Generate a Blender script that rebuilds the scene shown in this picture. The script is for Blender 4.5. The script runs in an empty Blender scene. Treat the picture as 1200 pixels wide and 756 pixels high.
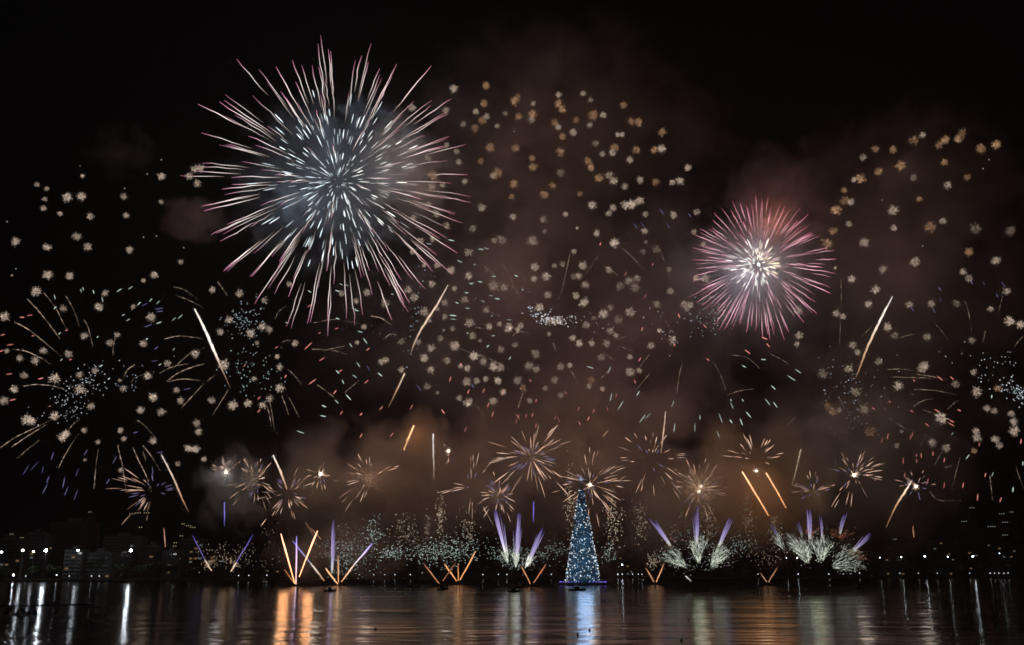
import bpy, math, random
from mathutils import Vector, Matrix

# ---------------------------------------------------------------- camera, sky, exposure
sc = bpy.context.scene
COL = sc.collection
rnd = random.Random(7)
LIGHT_K = 0.10

FPX = 1177.0            # focal length in pixels of a 1200 px wide picture
CAM_H = 12.0
PITCH = math.atan((665.0 - 378.0) / FPX)
cd = bpy.data.cameras.new('camera')
cam = bpy.data.objects.new('camera', cd)
COL.objects.link(cam)
cam.location = (0, 0, CAM_H)
cam.rotation_euler = (math.pi / 2 + PITCH, 0, 0)
cd.sensor_fit = 'HORIZONTAL'
cd.sensor_width = 36.0
cd.lens = 36.0 * FPX / 1200.0
cd.clip_start = 0.5
cd.clip_end = 9000.0
sc.camera = cam

world = bpy.data.worlds.new('World')
sc.world = world
world.use_nodes = True
wn = world.node_tree
bg = wn.nodes['Background']
sky = wn.nodes.new('ShaderNodeTexSky')
sky.sky_type = 'NISHITA'
sky.sun_disc = False
sky.sun_elevation = math.radians(-4.0)
sky.sun_rotation = math.radians(120.0)
wn.links.new(sky.outputs['Color'], bg.inputs['Color'])
bg.inputs['Strength'].default_value = 0.006

vs = sc.view_settings
vs.view_transform = 'Standard'
vs.look = 'None'
vs.gamma = 1.0
vs.exposure = 0.0
vs.use_curve_mapping = False

cy = sc.cycles
cy.max_bounces = 4
cy.diffuse_bounces = 1
cy.glossy_bounces = 2
cy.transmission_bounces = 2
cy.transparent_max_bounces = 16
cy.volume_bounces = 0
cy.sample_clamp_indirect = 4.0
cy.use_denoising = True
cy.volume_step_rate = 1.6
cy.volume_max_steps = 64
cy.use_adaptive_sampling = True
cy.adaptive_threshold = 0.018
cy.adaptive_min_samples = 32
cy.filter_width = 1.65
sc.render.film_transparent = False

# ---------------------------------------------------------------- picture rays to places
CP, SP = math.cos(PITCH), math.sin(PITCH)

def ray(px, py):
    x = (px - 600.0) / FPX
    y = -(py - 378.0) / FPX
    return Vector((x, CP - y * SP, SP + y * CP))

def at(px, py, D):
    """the place D metres out over the lagoon that lies on this line of sight"""
    d = ray(px, py)
    return Vector((0, 0, CAM_H)) + d * (D / d.y)

def on_water(px, py):
    d = ray(px, py)
    return Vector((0, 0, CAM_H)) + d * (-CAM_H / d.z)

def mpp(px, py, D):
    return (D / ray(px, py).y) / FPX

# ---------------------------------------------------------------- materials
def new_mat(name):
    m = bpy.data.materials.new(name)
    m.use_nodes = True
    m.node_tree.nodes.clear()
    return m, m.node_tree.nodes, m.node_tree.links

def spark_material(name, sampled, gain=1.0):
    m, n, l = new_mat(name)
    a = n.new('ShaderNodeAttribute'); a.attribute_name = 'spark'
    oi = n.new('ShaderNodeObjectInfo')
    mx = n.new('ShaderNodeVectorMath'); mx.operation = 'MULTIPLY'
    l.new(a.outputs['Color'], mx.inputs[0]); l.new(oi.outputs['Color'], mx.inputs[1])
    e = n.new('ShaderNodeEmission'); e.inputs['Strength'].default_value = gain
    l.new(mx.outputs[0], e.inputs['Color'])
    o = n.new('ShaderNodeOutputMaterial'); l.new(e.outputs[0], o.inputs['Surface'])
    m.cycles.emission_sampling = 'FRONT' if sampled else 'NONE'
    return m

SPARK = spark_material('burning spark', False)
COMET = spark_material('burning comet', True)

def glow_material(name, col, strength, sampled=True):
    m, n, l = new_mat(name)
    e = n.new('ShaderNodeEmission')
    e.inputs['Color'].default_value = (*col, 1); e.inputs['Strength'].default_value = strength
    o = n.new('ShaderNodeOutputMaterial'); l.new(e.outputs[0], o.inputs['Surface'])
    m.cycles.emission_sampling = 'FRONT' if sampled else 'NONE'
    return m

def solid(name, col, rough=0.8, var=0.25, scale=0.6, bump=0.0):
    m, n, l = new_mat(name)
    p = n.new('ShaderNodeBsdfPrincipled'); p.inputs['Roughness'].default_value = rough
    tc = n.new('ShaderNodeTexCoord')
    t = n.new('ShaderNodeTexNoise'); t.inputs['Scale'].default_value = scale; t.inputs['Detail'].default_value = 5
    l.new(tc.outputs['Object'], t.inputs['Vector'])
    r = n.new('ShaderNodeValToRGB')
    r.color_ramp.elements[0].position = 0.3; r.color_ramp.elements[1].position = 0.7
    r.color_ramp.elements[0].color = (*[c * (1 - var) for c in col], 1)
    r.color_ramp.elements[1].color = (*[min(1, c * (1 + var)) for c in col], 1)
    l.new(t.outputs['Fac'], r.inputs['Fac']); l.new(r.outputs['Color'], p.inputs['Base Color'])
    if bump:
        b = n.new('ShaderNodeBump'); b.inputs['Strength'].default_value = bump
        l.new(t.outputs['Fac'], b.inputs['Height']); l.new(b.outputs[0], p.inputs['Normal'])
    o = n.new('ShaderNodeOutputMaterial'); l.new(p.outputs[0], o.inputs['Surface'])
    return m

# ---------------------------------------------------------------- mesh builder
class MB:
    def __init__(self):
        self.v, self.f, self.c = [], [], []

    def tube(self, pts, radii, cols, sides=4):
        """closed tapered tube through pts; one radius and one spark colour per point"""
        b0 = len(self.v)
        n = len(pts)
        for i, p in enumerate(pts):
            d = (pts[min(i + 1, n - 1)] - pts[max(i - 1, 0)])
            if d.length < 1e-6: d = Vector((0, 0, 1))
            d.normalize()
            a = d.cross(Vector((0, 1, 0.13)))
            if a.length < 1e-3: a = d.cross(Vector((1, 0, 0)))
            a.normalize(); b = d.cross(a)
            for k in range(sides):
                t = 2 * math.pi * k / sides
                self.v.append(p + (a * math.cos(t) + b * math.sin(t)) * radii[i])
                self.c.append(cols[i])
        for i in range(n - 1):
            for k in range(sides):
                k2 = (k + 1) % sides
                q = b0 + i * sides
                self.f.append((q + k, q + k2, q + sides + k2, q + sides + k))
        self.f.append(tuple(b0 + k for k in range(sides))[::-1])
        q = b0 + (n - 1) * sides
        self.f.append(tuple(q + k for k in range(sides)))

    def dot(self, p, r, col, stretch=None):
        b = len(self.v)
        for d in ((1,0,0),(-1,0,0),(0,1,0),(0,-1,0),(0,0,1),(0,0,-1)):
            self.v.append(p + Vector(d) * r); self.c.append(col)
        if stretch is not None:
            self.v[b + 4] = p + stretch; self.v[b + 5] = p - stretch
        for f in ((0,2,4),(2,1,4),(1,3,4),(3,0,4),(2,0,5),(1,2,5),(3,1,5),(0,3,5)):
            self.f.append(tuple(b + i for i in f))

    def ball(self, p, r, col, seg=12, rings=8, squash=1.0):
        b = len(self.v)
        for i in range(rings + 1):
            th = math.pi * i / rings
            for k in range(seg):
                ph = 2 * math.pi * k / seg
                self.v.append(p + Vector((math.sin(th) * math.cos(ph), math.sin(th) * math.sin(ph), math.cos(th) * squash)) * r)
                self.c.append(col)
        for i in range(rings):
            for k in range(seg):
                k2 = (k + 1) % seg
                self.f.append((b + i * seg + k, b + (i + 1) * seg + k, b + (i + 1) * seg + k2, b + i * seg + k2))

    def box(self, x0, x1, y0, y1, z0, z1):
        b = len(self.v)
        for z in (z0, z1):
            for (x, y) in ((x0, y0), (x1, y0), (x1, y1), (x0, y1)):
                self.v.append(Vector((x, y, z))); self.c.append((1, 1, 1))
        for f in ((3,2,1,0),(4,5,6,7),(0,1,5,4),(1,2,6,5),(2,3,7,6),(3,0,4,7)):
            self.f.append(tuple(b + i for i in f))

    def face(self, pts):
        b = len(self.v)
        for p in pts:
            self.v.append(Vector(p)); self.c.append((1, 1, 1))
        self.f.append(tuple(range(b, b + len(pts))))

    def build(self, name, mat, parent=None, loc=None, spark=True, smooth=False):
        me = bpy.data.meshes.new(name)
        me.from_pydata([tuple(v) for v in self.v], [], self.f)
        if spark:
            at_ = me.attributes.new('spark', 'FLOAT_COLOR', 'POINT')
            flat = []
            for c in self.c: flat.extend((c[0], c[1], c[2], 1.0))
            at_.data.foreach_set('color', flat)
        if mat: me.materials.append(mat)
        if smooth:
            for p in me.polygons: p.use_smooth = True
        o = bpy.data.objects.new(name, me)
        COL.objects.link(o)
        if loc is not None: o.location = loc
        if parent is not None: o.parent = parent
        return o

def tag(o, label=None, cat=None, group=None, kind=None):
    if label: o['label'] = label
    if cat: o['category'] = cat
    if group: o['group'] = group
    if kind: o['kind'] = kind
    return o

def thing(name, loc, label, cat, group=None):
    o = bpy.data.objects.new(name, None)
    COL.objects.link(o)
    o.location = loc; o.empty_display_size = 0.5
    return tag(o, label, cat, group)

def lamp(name, loc, col, power, radius, parent=None):
    ld = bpy.data.lights.new(name, 'POINT')
    ld.color = col; ld.energy = power * LIGHT_K; ld.shadow_soft_size = radius
    o = bpy.data.objects.new(name, ld)
    COL.objects.link(o); o.location = loc
    if parent is not None: o.parent = parent
    return o

def mul(c, k): return (c[0] * k, c[1] * k, c[2] * k)
def mix(a, b, t): return tuple(x + (y - x) * t for x, y in zip(a, b))
def jit(s): return Vector((rnd.gauss(0, s), rnd.gauss(0, s), rnd.gauss(0, s)))
def sphere_dir():
    z = rnd.uniform(-1, 1); a = rnd.uniform(0, 2 * math.pi); r = math.sqrt(1 - z * z)
    return Vector((r * math.cos(a), r * math.sin(a), z))

# ---------------------------------------------------------------- setting: water, shore, hills
def water_material():
    m, n, l = new_mat('night lagoon water')
    p = n.new('ShaderNodeBsdfPrincipled')
    p.inputs['Base Color'].default_value = (0.004, 0.007, 0.008, 1)
    p.inputs['IOR'].default_value = 1.33
    p.inputs['Roughness'].default_value = 0.1
    g = n.new('ShaderNodeNewGeometry')
    mp = n.new('ShaderNodeMapping'); mp.inputs['Scale'].default_value = (0.10, 0.22, 0.2)
    l.new(g.outputs['Position'], mp.inputs['Vector'])
    t1 = n.new('ShaderNodeTexNoise'); t1.inputs['Scale'].default_value = 1.0; t1.inputs['Detail'].default_value = 4
    t1.inputs['Roughness'].default_value = 0.55
    l.new(mp.outputs[0], t1.inputs['Vector'])
    mp2 = n.new('ShaderNodeMapping'); mp2.inputs['Scale'].default_value = (0.012, 0.03, 0.02)
    l.new(g.outputs['Position'], mp2.inputs['Vector'])
    t2 = n.new('ShaderNodeTexNoise'); t2.inputs['Scale'].default_value = 1.0; t2.inputs['Detail'].default_value = 3
    l.new(mp2.outputs[0], t2.inputs['Vector'])
    ad = n.new('ShaderNodeMath'); ad.operation = 'MULTIPLY_ADD'; ad.inputs[1].default_value = 3.0
    l.new(t2.outputs['Fac'], ad.inputs[0]); l.new(t1.outputs['Fac'], ad.inputs[2])
    mp3 = n.new('ShaderNodeMapping'); mp3.inputs['Scale'].default_value = (0.035, 0.075, 0.05); mp3.inputs['Rotation'].default_value = (0, 0, .12)
    l.new(g.outputs['Position'], mp3.inputs['Vector'])
    t3 = n.new('ShaderNodeTexNoise'); t3.inputs['Scale'].default_value = 1.0; t3.inputs['Detail'].default_value = 2
    l.new(mp3.outputs[0], t3.inputs['Vector'])
    ad3 = n.new('ShaderNodeMath'); ad3.operation = 'MULTIPLY_ADD'; ad3.inputs[1].default_value = 2.4
    l.new(t3.outputs['Fac'], ad3.inputs[0]); l.new(ad.outputs[0], ad3.inputs[2]); ad = ad3
    b = n.new('ShaderNodeBump'); b.inputs['Strength'].default_value = 1.0; b.inputs['Distance'].default_value = 0.2
    l.new(ad.outputs[0], b.inputs['Height']); l.new(b.outputs[0], p.inputs['Normal'])
    # calmer and more ruffled patches of the surface
    r = n.new('ShaderNodeMapRange'); r.inputs['From Min'].default_value = 0.35; r.inputs['From Max'].default_value = 0.65
    r.inputs['To Min'].default_value = 0.08; r.inputs['To Max'].default_value = 0.15
    l.new(t2.outputs['Fac'], r.inputs['Value']); l.new(r.outputs[0], p.inputs['Roughness'])
    o = n.new('ShaderNodeOutputMaterial'); l.new(p.outputs[0], o.inputs['Surface'])
    return m

w = MB(); w.face([(-4000, -300, 0), (4000, -300, 0), (4000, 4500, 0), (-4000, 4500, 0)])
tag(w.build('water', water_material(), spark=False), kind='structure')

# shoreline: distance of the far bank for each picture column
SHORE = [(-500, 860), (-100, 885), (0, 900), (150, 905), (260, 940), (400, 1060), (600, 1130), (800, 1170), (1000, 1180), (1200, 1175), (1700, 1150)]
def shore_d(px):
    for (a, da), (b, db) in zip(SHORE, SHORE[1:]):
        if px <= b: return da + (db - da) * (px - a) / (b - a)
    return SHORE[-1][1]
def on_shore(px, back=0.0, z=0.0):
    D = shore_d(px) + back
    x = (px - 600.0) / FPX
    k = D / (CP - (-(668 - 378.0) / FPX) * SP)
    return Vector((x * k, D, z))

DARK_STONE = solid('quay stone', (0.12, 0.115, 0.11), 0.9, 0.3, 0.3)
EARTH = solid('park ground', (0.03, 0.04, 0.02), 0.95, 0.35, 0.05)
ROCK = solid('forested hill', (0.018, 0.026, 0.015), 0.95, 0.5, 0.02, 0.6)
s = MB()
cols_ = [px for px, _ in SHORE]
for a, b in zip(cols_, cols_[1:]):
    for i in range(6):
        p0, p1 = a + (b - a) * i / 6, a + (b - a) * (i + 1) / 6
        A, B = on_shore(p0), on_shore(p1)
        A2, B2 = on_shore(p0, 500), on_shore(p1, 500)
        s.face([A, B, B + Vector((0, 0, 1.3)), A + Vector((0, 0, 1.3))])
        s.face([A + Vector((0, 0, 1.3)), B + Vector((0, 0, 1.3)), B2 + Vector((0, 0, 3.0)), A2 + Vector((0, 0, 3.0))])
tag(s.build('shore', EARTH, spark=False), kind='structure')

h = MB()
NX, NY = 90, 12
def hill_h(x, t):
    base = 60 + 45 * math.sin(x * 0.0042 + 0.8) + 35 * math.sin(x * 0.0093 + 2.2) + 20 * math.sin(x * 0.021)
    return 3 + max(10, base * 0.8) * (math.sin(t * math.pi / 2) ** 1.5) + 4 * math.sin(x * 0.06 + t * 7)
for j in range(NY + 1):
    for i in range(NX + 1):
        x = -1500 + 3000 * i / NX; t = j / NY
        h.v.append(Vector((x, 1420 + 500 * t, hill_h(x, t)))); h.c.append((1, 1, 1))
for j in range(NY):
    for i in range(NX):
        q = j * (NX + 1) + i
        h.f.append((q, q + 1, q + NX + 2, q + NX + 1))
tag(h.build('hills', ROCK, spark=False, smooth=True), kind='structure')

# ---------------------------------------------------------------- buildings on the shore
WALLS = [solid('pale render wall', (0.08, 0.08, 0.08), 0.85, 0.5, 0.08),
         solid('grey concrete wall', (0.09, 0.09, 0.09), 0.9, 0.3, 0.12),
         solid('brown tiled wall', (0.07, 0.05, 0.04), 0.8, 0.3, 0.2)]
SLABS = [solid('balcony concrete', (0.17, 0.175, 0.18), 0.8, 0.7, 0.10), solid('darker balcony concrete', (0.11, 0.11, 0.11), 0.85, 0.3, 0.2), solid('brown balcony', (0.08, 0.06, 0.05), 0.85, 0.3, 0.2)]  # blocks without floodlight get darker slabs, the missing light put into their colour
GLASS = solid('dark window glass', (0.02, 0.024, 0.03), 0.12, 0.1, 0.2)
WARM = glow_material('warm lit room', (1.0, 0.62, 0.3), 0.14, False)
COOL = glow_material('cool lit room', (0.85, 0.95, 1.0), 0.1, False)
METAL = solid('painted steel', (0.1, 0.1, 0.11), 0.5, 0.1, 1.0)

def building(px0, px1, top, back, wall, lit, label, seed, balconies=True, roof=True):
    r = random.Random(seed)
    A = on_shore(px0, back); B = on_shore(px1, back)
    y0 = (A.y + B.y) / 2
    k = y0 / (CP - (-(668 - 378.0) / FPX) * SP)
    xa, xb = (px0 - 600) / FPX * k, (px1 - 600) / FPX * k
    H = at((px0 + px1) / 2, top, y0).z
    cx = (xa + xb) / 2; hw = (xb - xa) / 2; dep = max(12, min(22, hw * 1.2))
    g = 2.2
    root = thing('apartment_building', (cx, y0, g), label, 'building', 'buildings along the far shore')
    H -= g
    m = MB(); m.box(-hw, hw, 0, dep, 0, H); m.build('wall', WALLS[wall], root, spark=False)
    if roof:
        m = MB(); m.box(-hw - .3, hw + .3, -.3, dep + .3, H + .003, H + .9)
        m.box(-hw * .35, hw * .2, dep * .3, dep * .7, H + .9, H + 4.2)
        m.build('roof', WALLS[1], root, spark=False)
    fl = max(2, int(H / 3.3)); nw = max(2, int(2 * hw / 4.2))
    n_win = 0
    for f in range(fl):
        z = 1.2 + f * (H - 1.5) / fl
        if balconies and f:
            m = MB(); m.box(-hw * .93, hw * .93, -1.5, -.004, z - .95, z - .7)
            m.box(-hw * .93, hw * .93, -1.5, -1.38, z - .7, z + .15)
            m.build('balcony', SLABS[wall], root, spark=False)
        for q in range(nw):
            if n_win >= 95: continue
            x = -hw + (q + .5) * 2 * hw / nw; ww = 2 * hw / nw * .32
            m = MB(); m.box(x - ww, x + ww, -.06, .05, z, z + 1.7)
            u = r.random()
            mt = WARM if u < lit else (COOL if u < lit * 1.5 else GLASS)
            m.build('window', mt, root, spark=False); n_win += 1
    return root

building(-70, -22, 622, 70, 1, .02, 'dark concrete block cut off at the left picture edge', 1)
building(-14, 22, 632, 75, 2, .03, 'brown block behind the lamps at the far left end of the shore', 2)
building(27, 49, 625, 110, 1, .05, 'narrow dark tower with a few amber windows behind the brightest left lamps', 3)
building(54, 103, 612, 150, 2, .02, 'tall dim block rising behind the floodlit balcony building', 4)
building(74, 95, 645, 40, 0, .05, 'floodlit pale building with stacked white balconies at the left waterfront', 5)
building(99, 129, 648, 46, 0, .06, 'floodlit grey building with bright ground floor beside the dark tree', 6)
building(118, 160, 629, 120, 1, .02, 'wide unlit slab block behind the tall single lamp on the left', 7)
building(166, 186, 640, 70, 2, .04, 'low brown block just right of the tall single lamp', 8)
building(189, 207, 646, 50, 0, .03, 'small pale block above the round dark tree on the left shore', 9, balconies=False)
building(209, 236, 632, 120, 1, .10, 'dark tower with several yellow windows behind the left mine of blue streaks', 10)
building(239, 268, 650, 70, 2, .05, 'low block half hidden behind the left mine of blue streaks', 11)
building(1096, 1128, 634, 140, 1, .03, 'dim slab block behind the row of lamps on the right shore', 12)
building(1136, 1168, 622, 170, 2, .05, 'tallest dark block with scattered white windows on the right shore', 13)
building(1172, 1206, 640, 110, 1, .06, 'dark block at the right picture edge behind the last lamp', 14)
building(1034, 1064, 644, 120, 1, .02, 'low unlit block at the start of the right lamp row', 15)
building(318, 352, 650, 150, 1, .02, 'dark low block in smoke behind the orange crossed comets', 16)
building(700, 742, 652, 130, 2, .02, 'dark low block in smoke just right of the floating tree', 17)

# ---------------------------------------------------------------- shore trees
LEAF = solid('dark leaves', (0.035, 0.055, 0.02), 0.7, 0.5, 0.8)
BARK = solid('bark', (0.07, 0.05, 0.035), 0.95, 0.3, 1.5)
def shore_tree(px, back, height, spread, label, seed):
    r = random.Random(seed)
    p = on_shore(px, back, 1.6)
    root = thing('broadleaf_tree', p, label, 'tree', 'trees along the far shore')
    t = MB()
    t.tube([Vector((0, 0, -.4)), Vector((.2, 0, height * .25)), Vector((-.1, .2, height * .55))], [.45, .33, .18], [(1, 1, 1)] * 3, 7)
    for i in range(6):
        a = i * 1.05 + r.random(); e = Vector((math.cos(a) * spread * .55, math.sin(a) * spread * .55, height * r.uniform(.55, .8)))
        t.tube([Vector((.1, 0, height * .3)), e * .6 + Vector((0, 0, height * .15)), e], [.2, .13, .05], [(1, 1, 1)] * 3, 5)
    t.build('trunk', BARK, root, spark=False)
    c = MB()
    clumps = [(Vector((r.gauss(0, .42) * spread, r.gauss(0, .42) * spread, height * r.uniform(.45, .95))), spread * r.uniform(.22, .42)) for _ in range(15)]
    for q, rad in clumps:
        for _ in range(75):
            d = Vector((r.gauss(0, 1), r.gauss(0, 1), r.gauss(0, .8))).normalized() * rad * r.uniform(.55, 1.05)
            o = q + d; u = Vector((r.gauss(0, 1), r.gauss(0, 1), r.gauss(0, 1))).normalized()
            v = u.cross(Vector((r.gauss(0, 1), r.gauss(0, 1), r.gauss(0, 1)))).normalized()
            sz = r.uniform(.35, .8)
            c.face([o - u * sz, o + v * sz * .5, o + u * sz, o - v * sz * .5])
    c.build('crown', LEAF, root, spark=False)
for i, (px, back, ht, spd, lab) in enumerate([
    (8, 12, 11, 6, 'dark tree under the lamps at the far left of the shore'),
    (38, 16, 12, 6, 'dark tree between the second and brightest left lamps'),
    (64, 14, 13, 6, 'dark tree just left of the floodlit balcony building'),
    (112, 14, 19, 9, 'tall dark tree standing in front of the floodlit buildings'),
    (140, 18, 13, 7, 'dark tree left of the tall single lamp'),
    (165, 20, 12, 6, 'dark tree right of the tall single lamp'),
    (181, 8, 15, 9, 'broad round dark tree at the water left of the small pale block'),
    (201, 8, 13, 8, 'round dark tree at the water below the small pale block'),
    (230, 10, 11, 7, 'dark tree beneath the yellow windowed tower'),
    (275, 12, 12, 8, 'dark tree behind the left mine of blue streaks'),
    (310, 14, 12, 8, 'dark tree left of the orange crossed comets'),
    (440, 20, 13, 9, 'dark tree behind the first silver crackle cloud'),
    (565, 20, 13, 9, 'dark tree left of the three violet fountains'),
    (655, 20, 13, 9, 'dark tree just left of the floating christmas tree'),
    (744, 20, 13, 9, 'dark tree right of the floating christmas tree'),
    (880, 20, 13, 9, 'dark tree between the two white dome mines'),
    (1022, 20, 14, 9, 'dark tree right of the white dome mine'),
    (1068, 22, 14, 9, 'dark tree between the first lamps of the right row'),
    (1098, 22, 15, 10, 'dark tree below the middle of the right lamp row'),
    (1126, 22, 13, 9, 'dark tree left of the brightest right lamp'),
    (1156, 22, 15, 10, 'dark tree right of the brightest right lamp'),
    (1190, 22, 14, 10, 'dark tree at the right picture edge')]):
    shore_tree(px, back, ht, spd, lab, 100 + i)

# ---------------------------------------------------------------- lamps
def lamp_glow(k, tint): return glow_material('lamp glow %.0f' % k, tint, k)
LW = (0.86, 0.94, 1.0)
GLOWS = {}
def glow(k, tint=LW):
    key = (round(k), tint)
    if key not in GLOWS: GLOWS[key] = lamp_glow(k, tint)
    return GLOWS[key]
def mast(px, py, back, k, label, size=.9, tint=LW):
    b = on_shore(px, back, 1.6)
    top = at(px, py, b.y)
    b.x = top.x
    root = thing('lamp_mast', b, label, 'street lamp', 'lamps along the far shore')
    H = top.z - b.z
    m = MB(); m.tube([Vector((0, 0, -.5)), Vector((0, 0, H * .5)), Vector((0, 0, H - .2))], [.28, .22, .12], [(1, 1, 1)] * 3, 8)
    m.build('pole', METAL, root, spark=False)
    m = MB(); m.tube([Vector((-.9, -.15, H - .2)), Vector((.9, -.15, H - .2))], [.09, .09], [(1, 1, 1)] * 2, 6)
    m.build('crossarm', METAL, root, spark=False)
    m = MB(); m.ball(Vector((0, -.4, H)), .95 * size, (1, 1, 1), 12, 8, .85)
    m.build('lamp_head', glow(k * .6, tint), root, spark=False)
mast(2, 647, 8, 40, 'cool white lamp on the left picture edge')
mast(27, 645, 6, 80, 'second white lamp from the left picture edge')
mast(39.5, 646.5, 30, 40, 'smaller white lamp between two brighter ones on the left shore', .8)
mast(54, 645, 5, 200, 'brightest white lamp on the left shore', 1.25)
mast(91.5, 645, 10, 70, 'paired white floodlights above the balcony building', .9)
mast(153.5, 645, 5, 220, 'tall single bright lamp standing apart on the left shore', 1.15)
mast(1031, 653.5, 10, 16, 'first dim lamp of the right shore row', .5)
mast(1056, 653, 8, 34, 'second lamp of the right shore row', .6)
mast(1083.5, 652, 8, 48, 'third lamp of the right shore row', .65)
mast(1110.5, 652.5, 8, 30, 'fourth lamp of the right shore row', .55)
mast(1140, 652, 8, 70, 'brightest lamp of the right shore row', .75)
mast(1171, 648.5, 30, 16, 'last faint lamp of the right row near the picture edge', .5)
mast(729, 662, 6, 42, 'white lamp standing just right of the floating christmas tree', .75)
mast(934, 654, 10, 22, 'pale lamp between the two right hand mines', .6)
mast(921.5, 654, 10, 12, 'faint lamp left of the pale lamp between the mines', .5)

def bollard_light(px, back, k, label, z=4.0, tint=LW, grp='small lights at the waterline'):
    b = on_shore(px, back, 1.3)
    root = thing('quay_lamp', b, label, 'lamp', grp)
    m = MB(); m.tube([Vector((0, 0, -.1)), Vector((0, 0, z))], [.12, .08], [(1, 1, 1)] * 2, 6); m.build('pole', METAL, root, spark=False)
    m = MB(); m.ball(Vector((0, 0, z + .3)), .38, (1, 1, 1), 8, 6); m.build('lamp_head', glow(k * (.9 if k > 100 else .3), tint), root, spark=False)
bollard_light(16.5, 1, 130, 'low bright quay lamp at the water near the left picture edge')
bollard_light(67, 1, 30, 'small quay lamp at the left end of the long low pier')
for px, k in [(31, 8), (82, 8), (108, 10), (117, 8), (280, 5), (292, 6), (313, 10)]:
    bollard_light(px, 12, k, 'tiny white quay light under the buildings of the left shore', 3)
for px, k in [(438, 6), (451, 7), (463, 6), (481, 5), (566, 9), (584, 6), (594, 9), (646, 7)]:
    bollard_light(px, 3, k, 'tiny quay light on the far bank left of the floating tree', 3)
for px, k in [(724, 22), (729, 16), (741, 9), (748, 9), (752, 9), (935, 18), (971, 12), (888, 6)]:
    bollard_light(px, 3, k, 'tiny quay light on the far bank right of the floating tree', 3)
for px, k in [(1160, 14), (1165, 8), (1170, 10), (1176, 9), (1181, 9), (1136, 8), (1076, 6), (1054, 6), (1007, 7), (1098, 5)]:
    bollard_light(px, 3, k, 'tiny quay light at the water below the right lamp row', 4)

# lights of houses up on the hills
HW = glow_material('hill house window light', (1.0, 0.8, 0.5), .6, False)
HC = glow_material('hill house cool light', (0.85, 0.95, 1.0), .4, False)
HWALL = WALLS[1]
def hill_house(px, py, warm, seed):
    r = random.Random(seed)
    D = 1500
    p = at(px, py, D)
    root = thing('hill_house', (p.x, p.y, p.z - 3), ('small house with warm lit windows high on the left hillside' if px < 400 else ('small house with cool lit windows on the right hillside' if not warm else 'small house with warm lit windows on the right hillside')), 'house', 'houses on the dark hills')
    gz = -min(38.0, p.z - 4)
    m = MB(); m.box(-5.5, 5.5, 0, 9, gz, 6); m.build('wall', HWALL, root, spark=False)
    m = MB(); m.box(-6, 6, -.5, 9.5, 6.003, 6.5); m.build('roof', WALLS[2], root, spark=False)
    for q in range(r.choice((2, 3))):
        x = -3.4 + q * 3.2
        m = MB(); m.box(x - .5, x + .5, -.08, .06, 2.4, 3.4); m.build('window', HW if warm else HC, root, spark=False)
for i, (px, py, wm) in enumerate([(155, 602, 1), (162, 601, 1), (172, 601, 1), (107, 600, 0), (166, 618, 1), (216, 614, 1), (221, 616, 1), (226, 618, 1),
                                  (214, 628, 1), (207, 636, 1), (206, 640, 1), (211, 646, 1), (27, 630, 1), (28, 637, 1), (15, 626, 1),
                                  (1139, 595, 0), (1187, 600, 0), (1174, 602, 0), (1161, 617, 0), (1166, 617, 0), (1130, 611, 0), (1178, 612, 0),
                                  (1178, 627, 0), (1050, 632, 0), (1095, 641, 1)]):
    hill_house(px, py, wm, 300 + i)

# long low pier on the left shore
pA, pB = on_shore(68, -9), on_shore(155, -9)
root = thing('pier', ((pA.x + pB.x) / 2, pA.y, 0), 'long low dark pier along the left shore below the floodlit buildings', 'pier')
L = pB.x - pA.x
m = MB(); m.box(-L / 2, L / 2, 0, 6, 1.0, 1.5); m.build('deck', DARK_STONE, root, spark=False)
for i in range(12):
    m = MB(); x = -L / 2 + 2 + i * (L - 4) / 11
    m.tube([Vector((x, .6, -1.2)), Vector((x, .6, .997))], [.25, .25], [(1, 1, 1)] * 2, 7); m.build('pile', DARK_STONE, root, spark=False)
m = MB(); m.box(-L / 2, L / 2, .1, .2, 2.45, 2.55)
for i in range(24):
    x = -L / 2 + .5 + i * (L - 1) / 23
    m.box(x - .05, x + .05, .12, .18, 1.503, 2.447)
m.build('railing', METAL, root, spark=False)

# ---------------------------------------------------------------- floating christmas tree
TB = on_water(683, 685.5)
TD = TB.y
TS = mpp(683, 630, TD)
root = thing('floating_platform', (TB.x, TD, 0), 'dark round floating platform with violet lights under the christmas tree', 'platform')
PLAT = solid('platform steel', (0.05, 0.05, 0.055), 0.6, 0.2, 0.4)
m = MB()
N = 40; R1 = 20.5
for z0, z1, rr in ((-.5, 1.1, R1), (1.103, 1.7, R1 - 3)):
    ring0 = [Vector((rr * math.cos(2 * math.pi * k / N), rr * .8 * math.sin(2 * math.pi * k / N), z0)) for k in range(N)]
    ring1 = [v + Vector((0, 0, z1 - z0)) for v in ring0]
    for k in range(N):
        m.face([ring0[k], ring0[(k + 1) % N], ring1[(k + 1) % N], ring1[k]])
    m.face(ring1)
m.build('deck', PLAT, root, spark=False)
VIO = glow_material('violet platform light', (0.22, 0.16, 1.0), 2.2)
for k in range(20):
    a = math.pi + math.pi * (k + .5) / 20
    p = Vector((16.3 * math.cos(a), 16.3 * .8 * math.sin(a), 2.2))
    if -1.7 < p.x < 3.8: continue
    mm = MB(); mm.ball(p, .25, (1, 1, 1), 8, 5)
    mm.build('platform_light', VIO, root, spark=False)

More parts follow.
